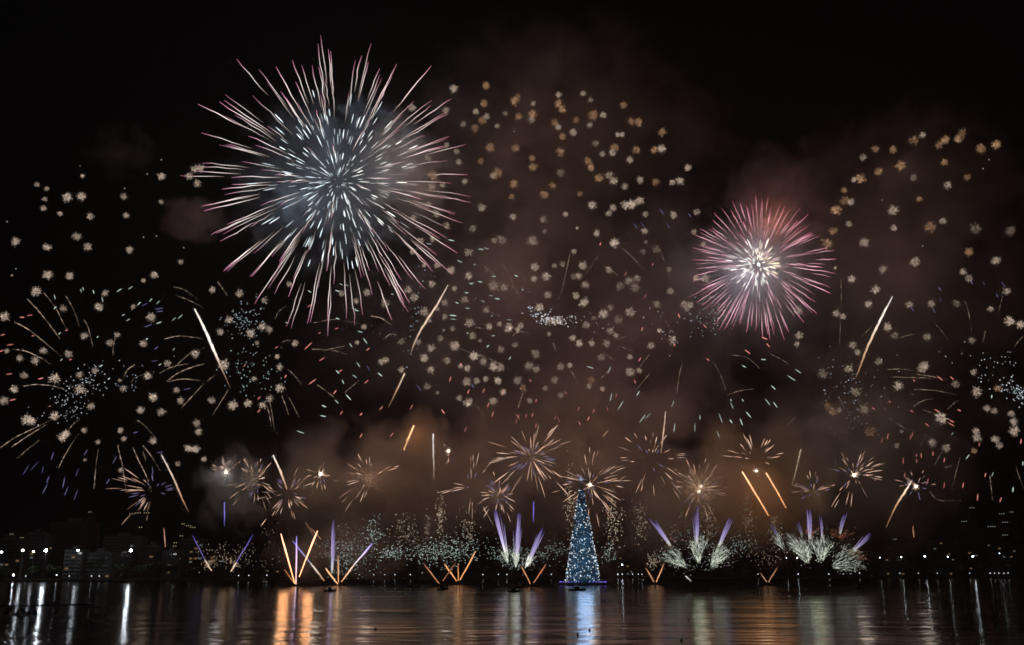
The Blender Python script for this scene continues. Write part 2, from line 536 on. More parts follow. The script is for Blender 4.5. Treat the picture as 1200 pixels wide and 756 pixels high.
tree_h = (684 - 572) * TS
root = thing('christmas_tree', (TB.x, TD, 1.7), 'tall floating christmas tree covered in white and blue lights', 'christmas tree')
def prof(t):      # radius of the tree at height fraction t, measured in picture pixels
    pts = [(0, 19.6), (.13, 17.6), (.27, 15.2), (.5, 11.3), (.73, 6.9), (.88, 4.2), (.96, 2.0), (1, .9)]
    for (a, ra), (b, rb) in zip(pts, pts[1:]):
        if t <= b: return (ra + (rb - ra) * (t - a) / (b - a)) * TS
    return .9 * TS
def glow_skin_material():  # bulb light on the tree's surface, put in as dim patchy emission
    m, n, l = new_mat('blue glow skin')
    g = n.new('ShaderNodeNewGeometry')
    t = n.new('ShaderNodeTexNoise'); t.inputs['Scale'].default_value = 0.14; t.inputs['Detail'].default_value = 3
    l.new(g.outputs['Position'], t.inputs['Vector'])
    t2 = n.new('ShaderNodeTexVoronoi'); t2.inputs['Scale'].default_value = 0.9
    l.new(g.outputs['Position'], t2.inputs['Vector'])
    r = n.new('ShaderNodeValToRGB'); r.color_ramp.elements[0].position = .35; r.color_ramp.elements[1].position = .72
    r.color_ramp.elements[0].color = (.003, .012, .028, 1); r.color_ramp.elements[1].color = (.012, .055, .125, 1)
    l.new(t.outputs['Fac'], r.inputs['Fac'])
    r2 = n.new('ShaderNodeMapRange'); r2.inputs['From Max'].default_value = .8; r2.inputs['To Min'].default_value = 1.6; r2.inputs['To Max'].default_value = .3
    l.new(t2.outputs['Distance'], r2.inputs['Value'])
    p = n.new('ShaderNodeBsdfPrincipled'); p.inputs['Base Color'].default_value = (.02, .06, .06, 1); p.inputs['Roughness'].default_value = .7
    l.new(r.outputs['Color'], p.inputs['Emission Color']); l.new(r2.outputs[0], p.inputs['Emission Strength'])
    o = n.new('ShaderNodeOutputMaterial'); l.new(p.outputs[0], o.inputs['Surface'])
    m.cycles.emission_sampling = 'NONE'
    return m
m = MB(); NS, NR = 28, 36
for i in range(NR + 1):
    t = i / NR
    rr = prof(t) * (.93 + .03 * math.sin(i * 2.1))
    for k in range(NS):
        a = 2 * math.pi * k / NS
        m.v.append(Vector((rr * math.cos(a), rr * math.sin(a), t * tree_h))); m.c.append((1, 1, 1))
for i in range(NR):
    for k in range(NS):
        k2 = (k + 1) % NS
        m.f.append((i * NS + k, i * NS + k2, (i + 1) * NS + k2, (i + 1) * NS + k))
m.build('glow_skin', glow_skin_material(), root, spark=False)
m = MB()
for k in range(14):
    a = 2 * math.pi * k / 14
    m.tube([Vector((prof(t) * math.cos(a), prof(t) * math.sin(a), t * tree_h)) for t in (0, .13, .27, .5, .73, .88, 1)], [.16] * 7, [(1, 1, 1)] * 7, 4)
for t in (.02, .13, .27, .4, .5, .62, .73, .82, .9):
    rr = prof(t)
    m.tube([Vector((rr * math.cos(2 * math.pi * k / 28), rr * math.sin(2 * math.pi * k / 28), t * tree_h)) for k in range(29)], [.14] * 29, [(1, 1, 1)] * 29, 4)
m.build('steel_frame', METAL, root, spark=False)
bulbs = []
for _ in range(820):
    t = 1 - math.sqrt(rnd.random()) if rnd.random() < .8 else rnd.random()
    a = rnd.uniform(0, 2 * math.pi); rr = prof(t) * rnd.uniform(1.0, 1.05) + .12
    c = rnd.choice([(1, .98, .94), (.85, .95, 1), (.65, .84, 1), (.5, .72, 1)])
    bulbs.append((Vector((rr * math.cos(a), rr * math.sin(a), t * tree_h)), rnd.choice((.2, .26, .32, .38)), mul(c, rnd.choice((.3, .6, 1.0, 1.9)))))
front = sorted([b for b in bulbs if b[0].y < 0], key=lambda b: -b[1])
for p, r_, c in front[:100]:
    mm = MB(); mm.ball(Vector((0, 0, 0)), r_, c, 6, 4); mm.build('light_bulb', SPARK, root, loc=p)
big = set(id(b) for b in front[:100])
mm = MB()
for b in bulbs:
    if id(b) not in big: mm.dot(b[0], b[1] * 1.15, b[2])
tag(mm.build('fairy_lights', SPARK, root), kind='stuff')
mm = MB()
for k in range(8):
    a = math.pi * k / 4
    d = Vector((math.cos(a), 0, math.sin(a)))
    mm.tube([Vector((0, 0, tree_h + 4)), Vector((0, 0, tree_h + 4)) + d * (4.2 if k % 2 == 0 else 2.4)], [.3, .05], [(.4, .45, .6), (.2, .24, .32)], 5)
mm.build('star', SPARK, root)
mm = MB(); mm.tube([Vector((0, 0, tree_h - .5)), Vector((0, 0, tree_h + 3.6))], [.35, .2], [(1, 1, 1)] * 2, 6); mm.build('star_mast', METAL, root, spark=False)
lamp('tree_fill_light', Vector((0, -24, 26)), (.4, .62, 1.0), 85000, 6, root)  # added unseen lamp before the tree, stands in for its bulbs on the water

# ---------------------------------------------------------------- boats, firing barges, buoys
HULL = solid('dark hull paint', (0.025, 0.025, 0.03), 0.5, 0.3, 0.8)
RACK = solid('mortar tubes', (0.05, 0.045, 0.04), 0.7, 0.3, 0.8)
def small_boat(px, py, length, label):
    p = on_water(px, py)
    root = thing('motor_boat', p, label, 'boat', 'small boats on the lagoon')
    m = MB(); secs = []
    for i in range(9):
        t = i / 8; x = (t - .5) * length
        wd = length * .17 * (1 - (max(0, t - .45) / .55) ** 2.2) + .02
        secs.append([(x, -wd, .75 + .35 * t * t), (x, -wd * .7, -.1), (x, 0, -.3), (x, wd * .7, -.1), (x, wd, .75 + .35 * t * t)])
    for a, b in zip(secs, secs[1:]):
        for q in range(4): m.face([a[q], b[q], b[q + 1], a[q + 1]])
        m.face([a[0], a[4], b[4], b[0]])
    m.face(secs[0])
    m.build('hull', HULL, root, spark=False)
    m = MB(); m.box(-length * .18, length * .12, -length * .09, length * .09, .75, 1.9); m.box(-length * .22, length * .16, -length * .11, length * .11, 1.903, 2.02)
    m.build('cabin', HULL, root, spark=False)
    m = MB(); m.box(-length * .58, -length * .5, -.25, .25, .1, 1.1); m.build('outboard_motor', METAL, root, spark=False)
small_boat(676.5, 692, 9, 'small dark boat lying in front of the floating christmas tree')
small_boat(387, 693, 6, 'small dark boat just right of the orange crossed comets')
small_boat(602.5, 694, 5.5, 'small dark boat left below the three violet fountains')
small_boat(519, 691, 6, 'small dark boat below the left orange v of comets')
small_boat(1007, 690, 6, 'small dark boat below the right edge of the white dome mine')
small_boat(878, 689.5, 7, 'small dark boat between the two white dome mines')

def barge(p, label):
    root = thing('firing_barge', p, label, 'barge', 'firework barges on the lagoon')
    m = MB(); m.box(-5, 5, -2.5, 2.5, -.4, .7); m.build('deck', HULL, root, spark=False)
    for i in range(5):
        x = -3.6 + i * 1.8; tilt = (i - 2) * .25
        m = MB(); m.tube([Vector((x, 0, .72)), Vector((x + tilt, 0, 1.9))], [.28, .28], [(1, 1, 1)] * 2, 8); m.build('mortar_tube', RACK, root, spark=False)

r5 = random.Random(55)
def buoy(px, py, label, k=1.0):
    p = on_water(px, py)
    root = thing('buoy', p, label, 'buoy', 'small dark buoys on the water')
    m = MB(); m.ball(Vector((0, 0, .12)), .34 * k, (1, 1, 1), 10, 7, .9); m.build('float', HULL, root, spark=False)
    m = MB(); m.tube([Vector((0, 0, .3 * k)), Vector((0, 0, .85 * k))], [.06, .03], [(1, 1, 1)] * 2, 6); m.build('rod', METAL, root, spark=False)
for px, py, lab in [(807, 727, 'largest dark buoy in the pale green reflection below the left dome mine'), (798.5, 751, 'dark buoy at the bottom edge below the dome mine reflection'),
                    (440, 738, 'dark buoy on the brown reflection right of the orange one'), (691, 739, 'upper dark buoy in the blue reflection of the christmas tree'),
                    (677, 744, 'lower left buoy in the blue reflection of the christmas tree')]:
    buoy(px, py, lab, .7)
for px in (12, 20, 27, 34, 8, 41):
    buoy(px, 717 + r5.uniform(-3, 3), 'dark lump of the mooring cluster at the lower left', 1.9)
p0, p1 = on_water(-20, 711), on_water(106, 708.5)
m = MB(); n = 40
m.tube([p0.lerp(p1, i / n) + Vector((0, 1.2 * math.sin(i * .8), .1)) for i in range(n + 1)], [.22] * (n + 1), [(1, 1, 1)] * (n + 1), 6)
tag(m.build('floating_boom', HULL, spark=False), 'thin dark floating boom lying across the lamp reflections at lower left', 'boom')

# ---------------------------------------------------------------- where in the sky (for labels)
def region(px, py):
    if (px - 395) ** 2 + (py - 215) ** 2 < 178 ** 2: return 'inside the big white and pink burst'
    if (px - 888) ** 2 + (py - 310) ** 2 < 92 ** 2: return 'inside the smaller pink burst'
    if py >= 500:
        if px < 245: return 'low over the dark left shore'
        if px < 470: return 'low above the orange crossed comets'
        if px < 720: return 'low in the smoke around the floating tree'
        if px < 930: return 'low in the orange smoke right of the tree'
        return 'low over the right lamp row'
    if px < 215:
        if py < 335: return 'in the black sky left of the big burst'
        if py < 420: return 'above the palm trails at far left'
        return 'among the palm trails at far left'
    if px < 350: return 'beside the wavy white comet under the big burst'
    if px < 480: return 'in the dark gap below the big burst'
    if py < 235 and px < 660: return 'in brown smoke just right of the big burst'
    if py < 235 and px < 850: return 'in the thin brown haze at top centre'
    if px < 590: return 'in the field right of the slanting white comet'
    if px < 690: return 'in the field at mid sky'
    if px < 810: return 'just left of the smaller pink burst'
    if px < 960: return 'below the smaller pink burst'
    if py < 300: return 'at upper right beyond the pink burst'
    if py < 400: return 'beside the wavy comet at right'
    return 'below the wavy comet at right'

# ---------------------------------------------------------------- crackle stars
Z = 4.725
CR = []
def T(x0, y0, pts, cond=None):
    for q in pts:
        px, py = x0 + q[0] / Z, y0 + q[1] / Z
        CR.append((px, py, q[2], q[3], q[4] if len(q) > 4 else 0))
T(0, 170, [(205,218,14,.35),(258,241,14,.5),(245,302,18,.7),(240,352,18,.45),(372,288,28,1),(450,290,24,.8),(330,380,16,.6),(457,172,14,.9),(681,285,20,.45),(892,170,26,.85),(893,315,14,.4),(501,396,20,.7),(701,392,20,.9),(430,504,24,.65),(486,563,22,.8),(717,580,22,.9),(86,540,28,.9),(262,566,28,1),(272,720,26,.85),(388,720,24,.85),(857,717,24,.95),(1002,645,18,.3,1),(797,750,16,.5),(1048,170,24,.8),(1088,210,24,.8),(1075,130,22,.7),(1110,128,24,.8),(66,722,8,.5)])
T(0, 330, [(200,54,26,1),(350,148,22,.55),(25,197,28,.9),(583,62,22,.8),(547,142,22,.9),(737,142,20,.75),(835,195,26,.85),(467,301,20,.75),(648,295,18,.7),(608,342,20,.6),(793,347,22,.75),(38,383,16,.5),(107,422,24,.7),(243,384,22,.75),(200,440,26,.85),(381,398,20,.7),(135,518,22,.65),(305,540,30,.9),(80,593,26,1),(22,660,24,.75),(437,517,20,.6),(525,490,22,.65),(440,600,26,.9),(505,687,22,.75),(297,740,24,.85),(683,595,22,.6),(660,547,12,.5),(816,522,26,.95),(927,455,22,.7),(1080,400,24,.8),(847,640,28,.95),(778,712,24,.9),(897,725,26,.8),(1001,656,22,.7),(980,602,20,.5)])
T(0, 490, [(150,8,28,1),(180,14,26,1),(348,110,28,1),(368,88,26,1),(465,70,18,.7),(543,133,18,.4),(668,65,18,.8),(686,115,20,.65),(850,124,24,.75),(668,287,18,.5),(1040,165,24,.95),(1078,167,24,.95),(1100,75,26,.85),(1087,25,24,.55),(985,253,18,.4),(1127,225,18,.6),(470,230,10,.4)])
T(240, 330, [(40,48,22,.75),(198,65,22,.7),(332,103,22,.5),(135,210,22,.75),(84,283,20,.7),(318,248,28,.8),(352,262,20,.6),(252,288,24,.85),(290,340,16,.3),(498,347,24,.85),(405,413,14,.6),(415,475,22,.8),(275,537,14,.6),(415,590,24,.9),(37,662,18,.7),(153,678,28,.9),(240,678,22,.75),(320,682,26,.8),(358,648,22,.4),(108,465,28,.85),(467,18,20,.6),(757,60,24,.5),(900,65,28,.6),(838,105,20,.4),(995,122,26,.5),(882,250,20,.5),(845,335,16,.55),(1087,330,24,.45),(1003,430,24,.8),(975,446,20,.7),(1087,488,24,.7),(1127,45,20,.5)])
T(480, 330, [(27,93,24,.7),(125,12,20,.5),(193,118,20,.6),(246,38,20,.5),(305,100,26,.6),(460,25,36,.65),(518,32,24,.5),(80,165,24,.35),(152,150,18,.5),(195,192,18,.7),(105,215,20,.6),(422,157,24,.65),(328,235,32,.9),(238,260,20,.6),(170,315,22,.75),(350,298,22,.5),(190,270,10,.4),(440,248,20,.5),(498,235,16,.35),(547,253,26,.95),(614,242,26,.6),(600,268,18,.5),(123,368,22,.75),(50,330,22,.5),(252,350,28,.85),(75,425,28,.8),(209,437,26,.65),(117,492,24,.75),(505,378,26,.85),(362,412,28,.9),(410,445,22,.55),(698,400,28,.7),(583,352,22,.3),(282,470,18,.6),(320,482,20,.75),(465,475,28,.8),(505,480,22,.7),(97,583,22,.5),(320,552,26,.75),(372,548,22,.7),(422,540,22,.65),(487,543,28,.85),(600,548,30,.6),(628,590,26,.65,1),(272,648,22,.7),(320,668,26,.8),(467,660,24,.7),(525,612,20,.5,1),(155,615,12,.4),(660,465,26,.3,1),(700,485,22,.25,1),(835,472,26,.9),(885,465,18,.45,1),(805,548,22,.3,1),(753,592,20,.45,1),(838,630,24,.3,1),(663,662,22,.25,1),(1010,548,26,.35,1),(990,580,18,.3),(1067,596,18,.4,1),(940,347,26,.75),(898,312,20,.4),(1010,345,24,.6),(1095,343,26,.65),(1065,415,30,.4),(1080,180,28,.75),(1110,140,22,.5),(978,238,22,.3),(1022,200,18,.3),(720,145,28,.9),(770,215,24,1),(800,220,24,.9),(835,213,22,.9),(925,80,24,.75),(962,117,28,.9),(765,75,22,.5),(975,22,20,.5),(772,290,18,.25),(1113,275,22,.5),(390,328,14,.3)])
T(480, 180, [(398,300,24,.55),(570,350,20,.6),(743,365,26,.6),(867,338,20,.5),(748,432,16,.55),(928,412,12,.6),(1035,437,22,.85),(683,487,30,1),(468,482,20,.6),(515,478,26,.6),(323,550,28,.65),(352,415,22,.25),(60,485,22,.5),(128,475,20,.45),(20,540,22,.45),(82,617,16,.5),(150,620,16,.55),(230,645,22,.75),(325,683,24,.6),(910,540,20,.7),(957,622,26,.75),(908,680,24,.45),(940,680,20,.5),(692,630,28,.75),(752,680,30,.9),(690,690,20,.5),(803,622,18,.5),(1107,645,24,.85),(850,612,18,.2),(1125,493,16,.8),(1012,287,26,.9),(105,280,26,.4),(150,330,24,.35),(20,355,22,.3),(205,400,20,.3)])
T(480, 80, [(15,215,26,.7),(243,118,26,.8),(200,238,26,.7),(297,310,16,.4),(422,100,24,.55,1),(410,195,24,.6,1),(367,240,20,.4,1),(400,290,22,.5,1),(425,268,18,.4,1),(363,333,26,.5,1),(485,320,16,.4,1),(530,250,14,.3,1),(578,180,28,.75,1),(602,162,22,.6,1),(607,268,22,.5,1),(683,195,18,.3,1),(681,250,28,.65,1),(675,285,20,.4,1),(828,150,18,.4,1),(822,190,24,.65,1),(845,225,28,.7,1),(805,300,24,.6,1),(825,325,18,.5,1),(850,382,22,.5,1),(920,287,22,.5,1),(908,358,22,.4,1),(962,143,20,.35,1),(1002,175,16,.35,1),(1015,257,28,.6,1),(1075,257,18,.4,1),(1000,315,22,.35,1),(1025,415,24,.35,1),(832,465,30,.6,1),(445,435,26,.6,1),(585,445,26,.5,1),(680,497,24,.55,1),(680,543,26,.6,1),(395,515,24,.5,1),(485,578,30,.65,1),(460,597,18,.5,1),(580,645,30,.55,1),(565,713,24,.6,1),(790,647,24,.5,1),(750,697,30,.6,1),(835,580,30,.2,1),(942,692,20,.55,1),(987,515,22,.55,1),(1005,550,26,.65,1),(1055,605,26,.65,1),(1068,475,22,.4,1),(205,425,20,.3,1),(260,460,22,.35,1),(135,600,34,.5,1),(120,655,22,.4,1),(185,650,20,.3,1),(97,495,20,.3,1),(268,520,18,.25,1),(305,625,20,.3,1)])
T(640, 80, [(430,205,22,.5,1),(420,368,18,.5,1),(395,368,18,.5,1),(378,440,24,.5,1),(368,462,20,.4,1),(472,293,22,.7,1),(515,297,24,.8,1),(640,357,28,.6,1),(600,455,22,.7,1),(640,445,24,1),(500,450,24,.5,1),(465,507,20,.45,1),(435,655,22,.6),(522,620,20,.65),(606,627,22,.5,1),(700,635,22,.7),(735,625,26,.8),(788,550,24,.8),(350,595,24,.6),(375,630,24,.65)])
T(640, 230, [(345,95,22,.6),(375,60,24,.7),(435,48,26,.85),(475,38,28,.95),(520,20,24,.8),(548,103,20,.6),(704,105,26,.75),(543,195,20,.4),(538,307,22,.4),(550,255,14,.4),(383,253,26,.8),(612,298,22,.55),(835,90,24,.35),(352,408,28,.9),(458,470,28,.75),(505,455,30,.7),(490,500,26,.6),(410,505,28,.65),(683,405,18,.5),(688,523,24,.35),(612,592,24,.8),(765,597,28,.75),(800,600,24,.6),(465,640,32,.6),(400,685,28,.5),(325,650,30,.7),(355,605,26,.4),(625,745,16,.6),(828,455,20,.5),(880,455,24,.5),(822,200,22,.35),(870,265,18,.3)])
T(700, 360, [(412,180,26,.9),(297,215,22,.4),(178,277,20,.6),(183,357,24,.65),(232,355,20,.6),(75,135,22,.4),(100,155,20,.35),(52,203,26,.5),(30,275,26,.35),(1110,20,26,.6),(1120,155,22,.4),(1105,205,20,.4,1),(495,5,18,.4)])
T(960, 130, [(240,260,18,.4,1),(316,210,24,.6,1),(410,210,26,.6,1),(330,335,26,.6,1),(228,370,30,.65,1),(195,378,20,.5,1),(525,165,28,.3,1),(573,133,20,.5,1),(458,307,28,.55,1),(520,370,22,.25,1),(697,160,26,.75,1),(663,193,28,.35,1),(770,155,22,.85,1),(797,128,30,.35,1),(898,208,24,.8,1),(980,188,30,.85,1),(695,285,22,.6,1),(820,367,22,.5,1),(710,412,26,.3,1),(140,437,22,.5,1),(135,498,24,.5,1),(175,505,20,.5,1),(97,550,28,.75,1),(163,623,22,.55),(75,662,26,.5,1),(40,735,30,.7,1),(250,730,28,.8),(410,553,30,.75),(415,645,22,.45,1),(553,490,20,.75,1),(607,638,30,.65,1),(685,610,22,.4,1),(865,655,32,.35),(1058,662,28,.35)])
T(960, 290, [(525,80,30,.7),(356,125,24,.65),(178,173,20,.55),(310,232,28,.7),(272,317,22,.75),(378,445,24,.75),(418,485,24,.45),(502,320,24,.7),(622,316,22,.65),(760,310,28,.35),(823,22,24,.6,1),(983,73,26,.75),(795,138,24,.8),(828,175,20,.5),(1035,242,26,.75),(947,343,22,.75),(1060,408,26,.95),(1113,424,24,.85),(845,515,22,.55),(600,495,22,.35),(90,370,24,.6),(128,380,20,.6),(185,540,22,.35),(330,628,24,.45),(572,672,26,.8),(592,652,26,.8),(213,580,18,.4),(857,690,20,.4,1),(20,700,28,.4),(165,670,22,.4),(88,112,12,.5)])
T(960, 430, [(437,105,28,.9),(872,143,30,.7),(985,122,22,.7,1),(675,280,32,.85),(930,230,24,.7),(970,245,22,.4),(1062,258,20,.7),(1080,305,24,.75),(1083,360,26,.9),(867,352,24,.75),(873,392,24,.75),(970,403,20,.75),(1000,435,22,.65),(858,467,20,.6,1),(705,452,28,.7),(625,422,28,.5),(428,435,16,.5),(280,360,30,.4,1),(205,140,24,.4),(45,215,26,.4,1),(75,248,26,.45,1),(110,240,20,.3,1),(755,95,22,.25),(455,357,12,.3),(250,235,26,.25)])
ded = []
for q in CR:
    if all((q[0] - e[0]) ** 2 + (q[1] - e[1]) ** 2 > 3.0 ** 2 for e in ded): ded.append(q)
ded.sort(key=lambda q: -(q[2] * (0.4 + q[3])))

def crackle_into(m, off, R, seed, k=1.0):
    """a fuzzy puff: dozens of hair-thin crooked sparks of all lengths and a cloud of loose grains"""
    r = random.Random(seed)
    lop = Vector((r.gauss(0, 1), r.gauss(0, 1), r.gauss(0, 1))).normalized() * r.uniform(.0, .22) * R
    nf = r.randint(46, 64)
    for q in range(nf):
        z = 1 - 2 * (q + .5) / nf; a = q * 2.399963 + r.gauss(0, .25); h = math.sqrt(1 - z * z)
        d = Vector((h * math.cos(a), h * math.sin(a), z))
        L = R * r.uniform(.55, 1.12)
        side = d.cross(Vector((r.gauss(0, 1), r.gauss(0, 1), r.gauss(0, 1)))).normalized()
        hot = r.choice((.45, .7, 1.0, 1.35))
        t0 = r.uniform(.15, .6)
        pts, rad, cl = [], [], []
        for i in range(5):
            t = t0 + (1 - t0) * i / 4
            pts.append(off + lop + d * L * t + side * r.gauss(0, .06) * R)
            rad.append((.01, .018, .022, .019, .009)[i] * R)
            b = (.6, 1.0, 1.1, .8, .4)[i] * r.uniform(.3, 1.7) * hot
            cl.append(mul((1.0, .76, .59), b * k * 1.5))
        m.tube(pts, rad, cl, 3)
    for _ in range(r.randint(60, 90)):
        d = Vector((r.gauss(0, 1), r.gauss(0, 1), r.gauss(0, 1))).normalized()
        m.dot(off + lop + d * R * r.uniform(.1, 1.12), r.uniform(.022, .045) * R, mul((1.0, .82, .66), r.uniform(.3, 1.9) * k))

CRACK_MESH = []
for i in range(9):
    m = MB(); crackle_into(m, Vector((0, 0, 0)), 1.0, 900 + i)
    o = m.build('crackle_star', SPARK)
    CRACK_MESH.append(o)
def crackle_label(px, py, size, br, amber):
    sz = 'large ' if size >= 28 else ('tiny ' if size <= 16 else '')
    bt = 'bright ' if br >= .8 else ('faint ' if br < .42 else 'soft ')
    return sz + bt + ('amber' if amber else 'pale gold') + ' crackle star ' + region(px, py)
first_used = [False] * 9
rest = MB()
for i, (px, py, size, br, amber) in enumerate(ded):
    D = rnd.uniform(800, 990)
    loc = at(px, py, D); R = rnd.uniform(.95, 1.3) * size / Z * mpp(px, py, D)
    if i >= 300:
        crackle_into(rest, loc, R, 5000 + i, .7 * br + .14); continue
    k = i % 9
    if not first_used[k]: o = CRACK_MESH[k]; first_used[k] = True
    else:
        o = CRACK_MESH[k].copy(); COL.objects.link(o)
    o.location = loc
    o.rotation_euler = (rnd.uniform(0, 6.28), rnd.uniform(0, 6.28), rnd.uniform(0, 6.28))
    o.scale = (R, R, R * rnd.uniform(.85, 1.1))
    g = .10 + .62 * br ** 1.5
    tint = (1.0, .72, .5) if amber else (1.0, 1.0, 1.0)
    o.color = (g * tint[0], g * tint[1], g * tint[2], 1)
    tag(o, crackle_label(px, py, size, br, amber), 'firework star', 'golden crackle stars filling the sky')
if rest.v:
    tag(rest.build('crackle_field', SPARK), 'faintest leftover gold crackle stars scattered through the sky', 'firework stars', 'golden crackle stars filling the sky', 'stuff')

# ---------------------------------------------------------------- thin golden trails
def trail_pts(pp, D, wob=.35):
    """smooth chain through picture points laid at distance D"""
    w3 = [at(x, y, D + 12 * i) for i, (x, y) in enumerate(pp)]
    if len(w3) == 2: w3 = [w3[0], w3[0].lerp(w3[1], .5) + Vector((0, 0, .02 * (w3[1] - w3[0]).length)), w3[1]]
    out = []; n = len(w3)
    for i in range(n - 1):
        p0, p1, p2, p3 = w3[max(i - 1, 0)], w3[i], w3[i + 1], w3[min(i + 2, n - 1)]
        for s_ in range(7):
            t = s_ / 7
            out.append(.5 * ((2 * p1) + (p2 - p0) * t + (2 * p0 - 5 * p1 + 4 * p2 - p3) * t * t + (3 * p1 - p0 - 3 * p2 + p3) * t ** 3) + jit(wob))
    out.append(w3[-1])
    return out
TR = []
def W(x0, y0, *chains):
    for c in chains: TR.append([(x0 + x / Z, y0 + y / Z) for x, y in c])
W(0, 330, [(150,95),(220,170),(290,260),(335,320)], [(240,60),(305,140),(345,220),(370,270)], [(365,80),(410,160),(440,250)], [(465,210),(490,260),(515,360)],
  [(80,225),(150,260),(240,330),(340,415)], [(75,375),(140,385),(220,420),(280,460)], [(130,580),(200,570),(290,578),(370,600)], [(640,295),(630,350),(622,420)],
  [(745,462),(710,485),(685,525)], [(910,318),(1000,302),(1130,318)], [(920,555),(980,510),(1060,475),(1130,455)], [(880,510),(960,470),(1050,455)],
  [(960,480),(1050,400),(1130,370)], [(1000,705),(1060,640),(1130,565)], [(960,30),(1020,45),(1090,95)], [(985,80),(1050,105),(1125,145)], [(930,555),(1010,540),(1110,548)], [(720,560),(750,532),(790,515)])
W(0, 490, [(0,165),(80,110),(170,65),(310,0)], [(65,160),(160,95),(260,35)], [(100,220),(150,175),(220,120)], [(440,5),(400,40),(370,80)], [(325,275),(360,205),(430,90)],
  [(520,390),(530,280),(543,175)], [(650,150),(675,250),(697,390)], [(735,160),(775,250),(810,320),(835,405)], [(760,10),(810,50),(860,110)], [(790,150),(840,215),(885,290)], [(790,185),(808,235)])
W(240, 330, [(390,210),(410,165),(450,138)], [(600,230),(720,210),(850,232)], [(430,335),(455,326),(480,328)], [(590,375),(700,380),(800,405)], [(650,385),(780,358)], [(460,485),(505,530),(535,570)],
  [(620,570),(690,620),(735,660)], [(775,615),(860,545)], [(920,190),(980,205),(1040,245)], [(990,320),(1030,290),(1070,300)], [(425,630),(445,680),(465,740)], [(465,640),(520,750)],
  [(130,600),(80,680),(35,750)], [(345,690),(360,750),(368,800)], [(70,0),(125,80)], [(10,555),(60,515)], [(355,640),(372,730),(385,830)])
W(480, 330, [(550,0),(590,50),(622,100)], [(285,375),(400,415),(500,455),(560,490)], [(380,400),(450,430),(530,475)], [(365,255),(430,265)], [(570,300),(610,278),(660,288)], [(795,340),(812,390)],
  [(890,490),(930,560)], [(1060,535),(1130,470)], [(1070,395),(1130,435)], [(600,700),(630,610)], [(360,670),(410,750)], [(440,165),(520,205)], [(860,0),(830,85)])
W(480, 180, [(500,585),(550,670),(585,745)], [(890,545),(870,640),(845,750)], [(1050,560),(960,690)], [(410,625),(480,680)])
W(640, 230, [(420,285),(480,340),(545,410)], [(615,265),(655,360),(700,480)], [(320,385),(400,440)])
W(700, 360, [(470,310),(450,400),(438,510)], [(640,300),(680,370),(715,470)], [(740,265),(830,280),(910,350)], [(720,490),(780,465),(890,450)], [(960,260),(1060,315)], [(290,260),(230,340)], [(290,370),(210,465)],
  [(110,215),(200,245)], [(90,190),(180,155)], [(1100,605),(1020,690)])
W(960, 290, [(805,295),(825,350),(845,470)], [(1020,250),(990,380)], [(635,415),(680,465),(715,510)], [(920,460),(910,520)], [(450,500),(530,480)], [(1130,490),(1080,550)], [(240,490),(300,430)],
  [(120,180),(122,300),(112,545)], [(105,330),(116,400)])
W(960, 430, [(380,15),(450,12),(520,20)], [(400,55),(540,60),(650,62)], [(520,125),(640,130),(760,155)], [(520,220),(570,190),(630,175)], [(710,235),(770,185)], [(380,280),(450,325),(520,375)],
  [(300,335),(350,410)], [(580,240),(650,265)], [(110,165),(140,235)], [(640,540),(690,460)], [(945,600),(960,740)], [(1090,560),(1130,670)], [(780,500),(735,680)], [(90,510),(97,640)],
  [(130,450),(165,740)], [(610,690),(665,738),(790,738)], [(690,560),(745,550)], [(560,440),(600,370)], [(535,40),(620,52),(700,70)])
BRIGHT_TR = {0, 4, 5, 6, 18, 19, 22, 25, 24, 10, 8}
for i, pp in enumerate(TR):
    D = rnd.uniform(820, 960)
    pts = trail_pts(pp, D, .07)
    n = len(pts); b = (.62 if i in BRIGHT_TR else rnd.uniform(.2, .42))
    b *= .85 if i < len(TR) - 46 else .6
    cl, rd = [], []
    for j in range(n):
        t = j / (n - 1)
        e = min(1, t * 6 + .4) * min(1, (1 - t) * 2.2 + .12)
        cl.append(mul((1.0, .74, .54), b * e * rnd.choice((.25, .6, 1.0, 1.7, 2.2))))
        rd.append(.19 * (.6 + .4 * e) * rnd.uniform(.5, 1.4))
    m = MB(); m.tube(pts, rd, cl, 4)
    # loose glitter shed along the trail
    for _ in range(int(n * .8)):
        q = rnd.choice(pts) + jit(.7); m.dot(q, .2, mul((1, .75, .55), b * rnd.uniform(.5, 1.5)))
    o = m.build('golden_trail', SPARK)
    (xa, ya), (xb, yb) = pp[0], pp[-1]
    L = math.hypot(xb - xa, yb - ya)
    sl = abs(yb - ya) / max(1e-3, abs(xb - xa))
    hi_is_left = (xa < xb) == (ya < yb)
    shape = 'nearly level' if sl < .3 else ('steep' if sl > 2.2 else ('right falling' if hi_is_left else 'left falling'))
    mx_, my_ = pp[len(pp) // 2]
    lab = ('long ' if L > 34 else 'short ' if L < 16 else '') + ('clear ' if b > .4 else 'faint ') + shape + ' golden spark trail ' + region(mx_, my_)
    tag(o, lab, 'spark trail', 'thin golden spark trails')

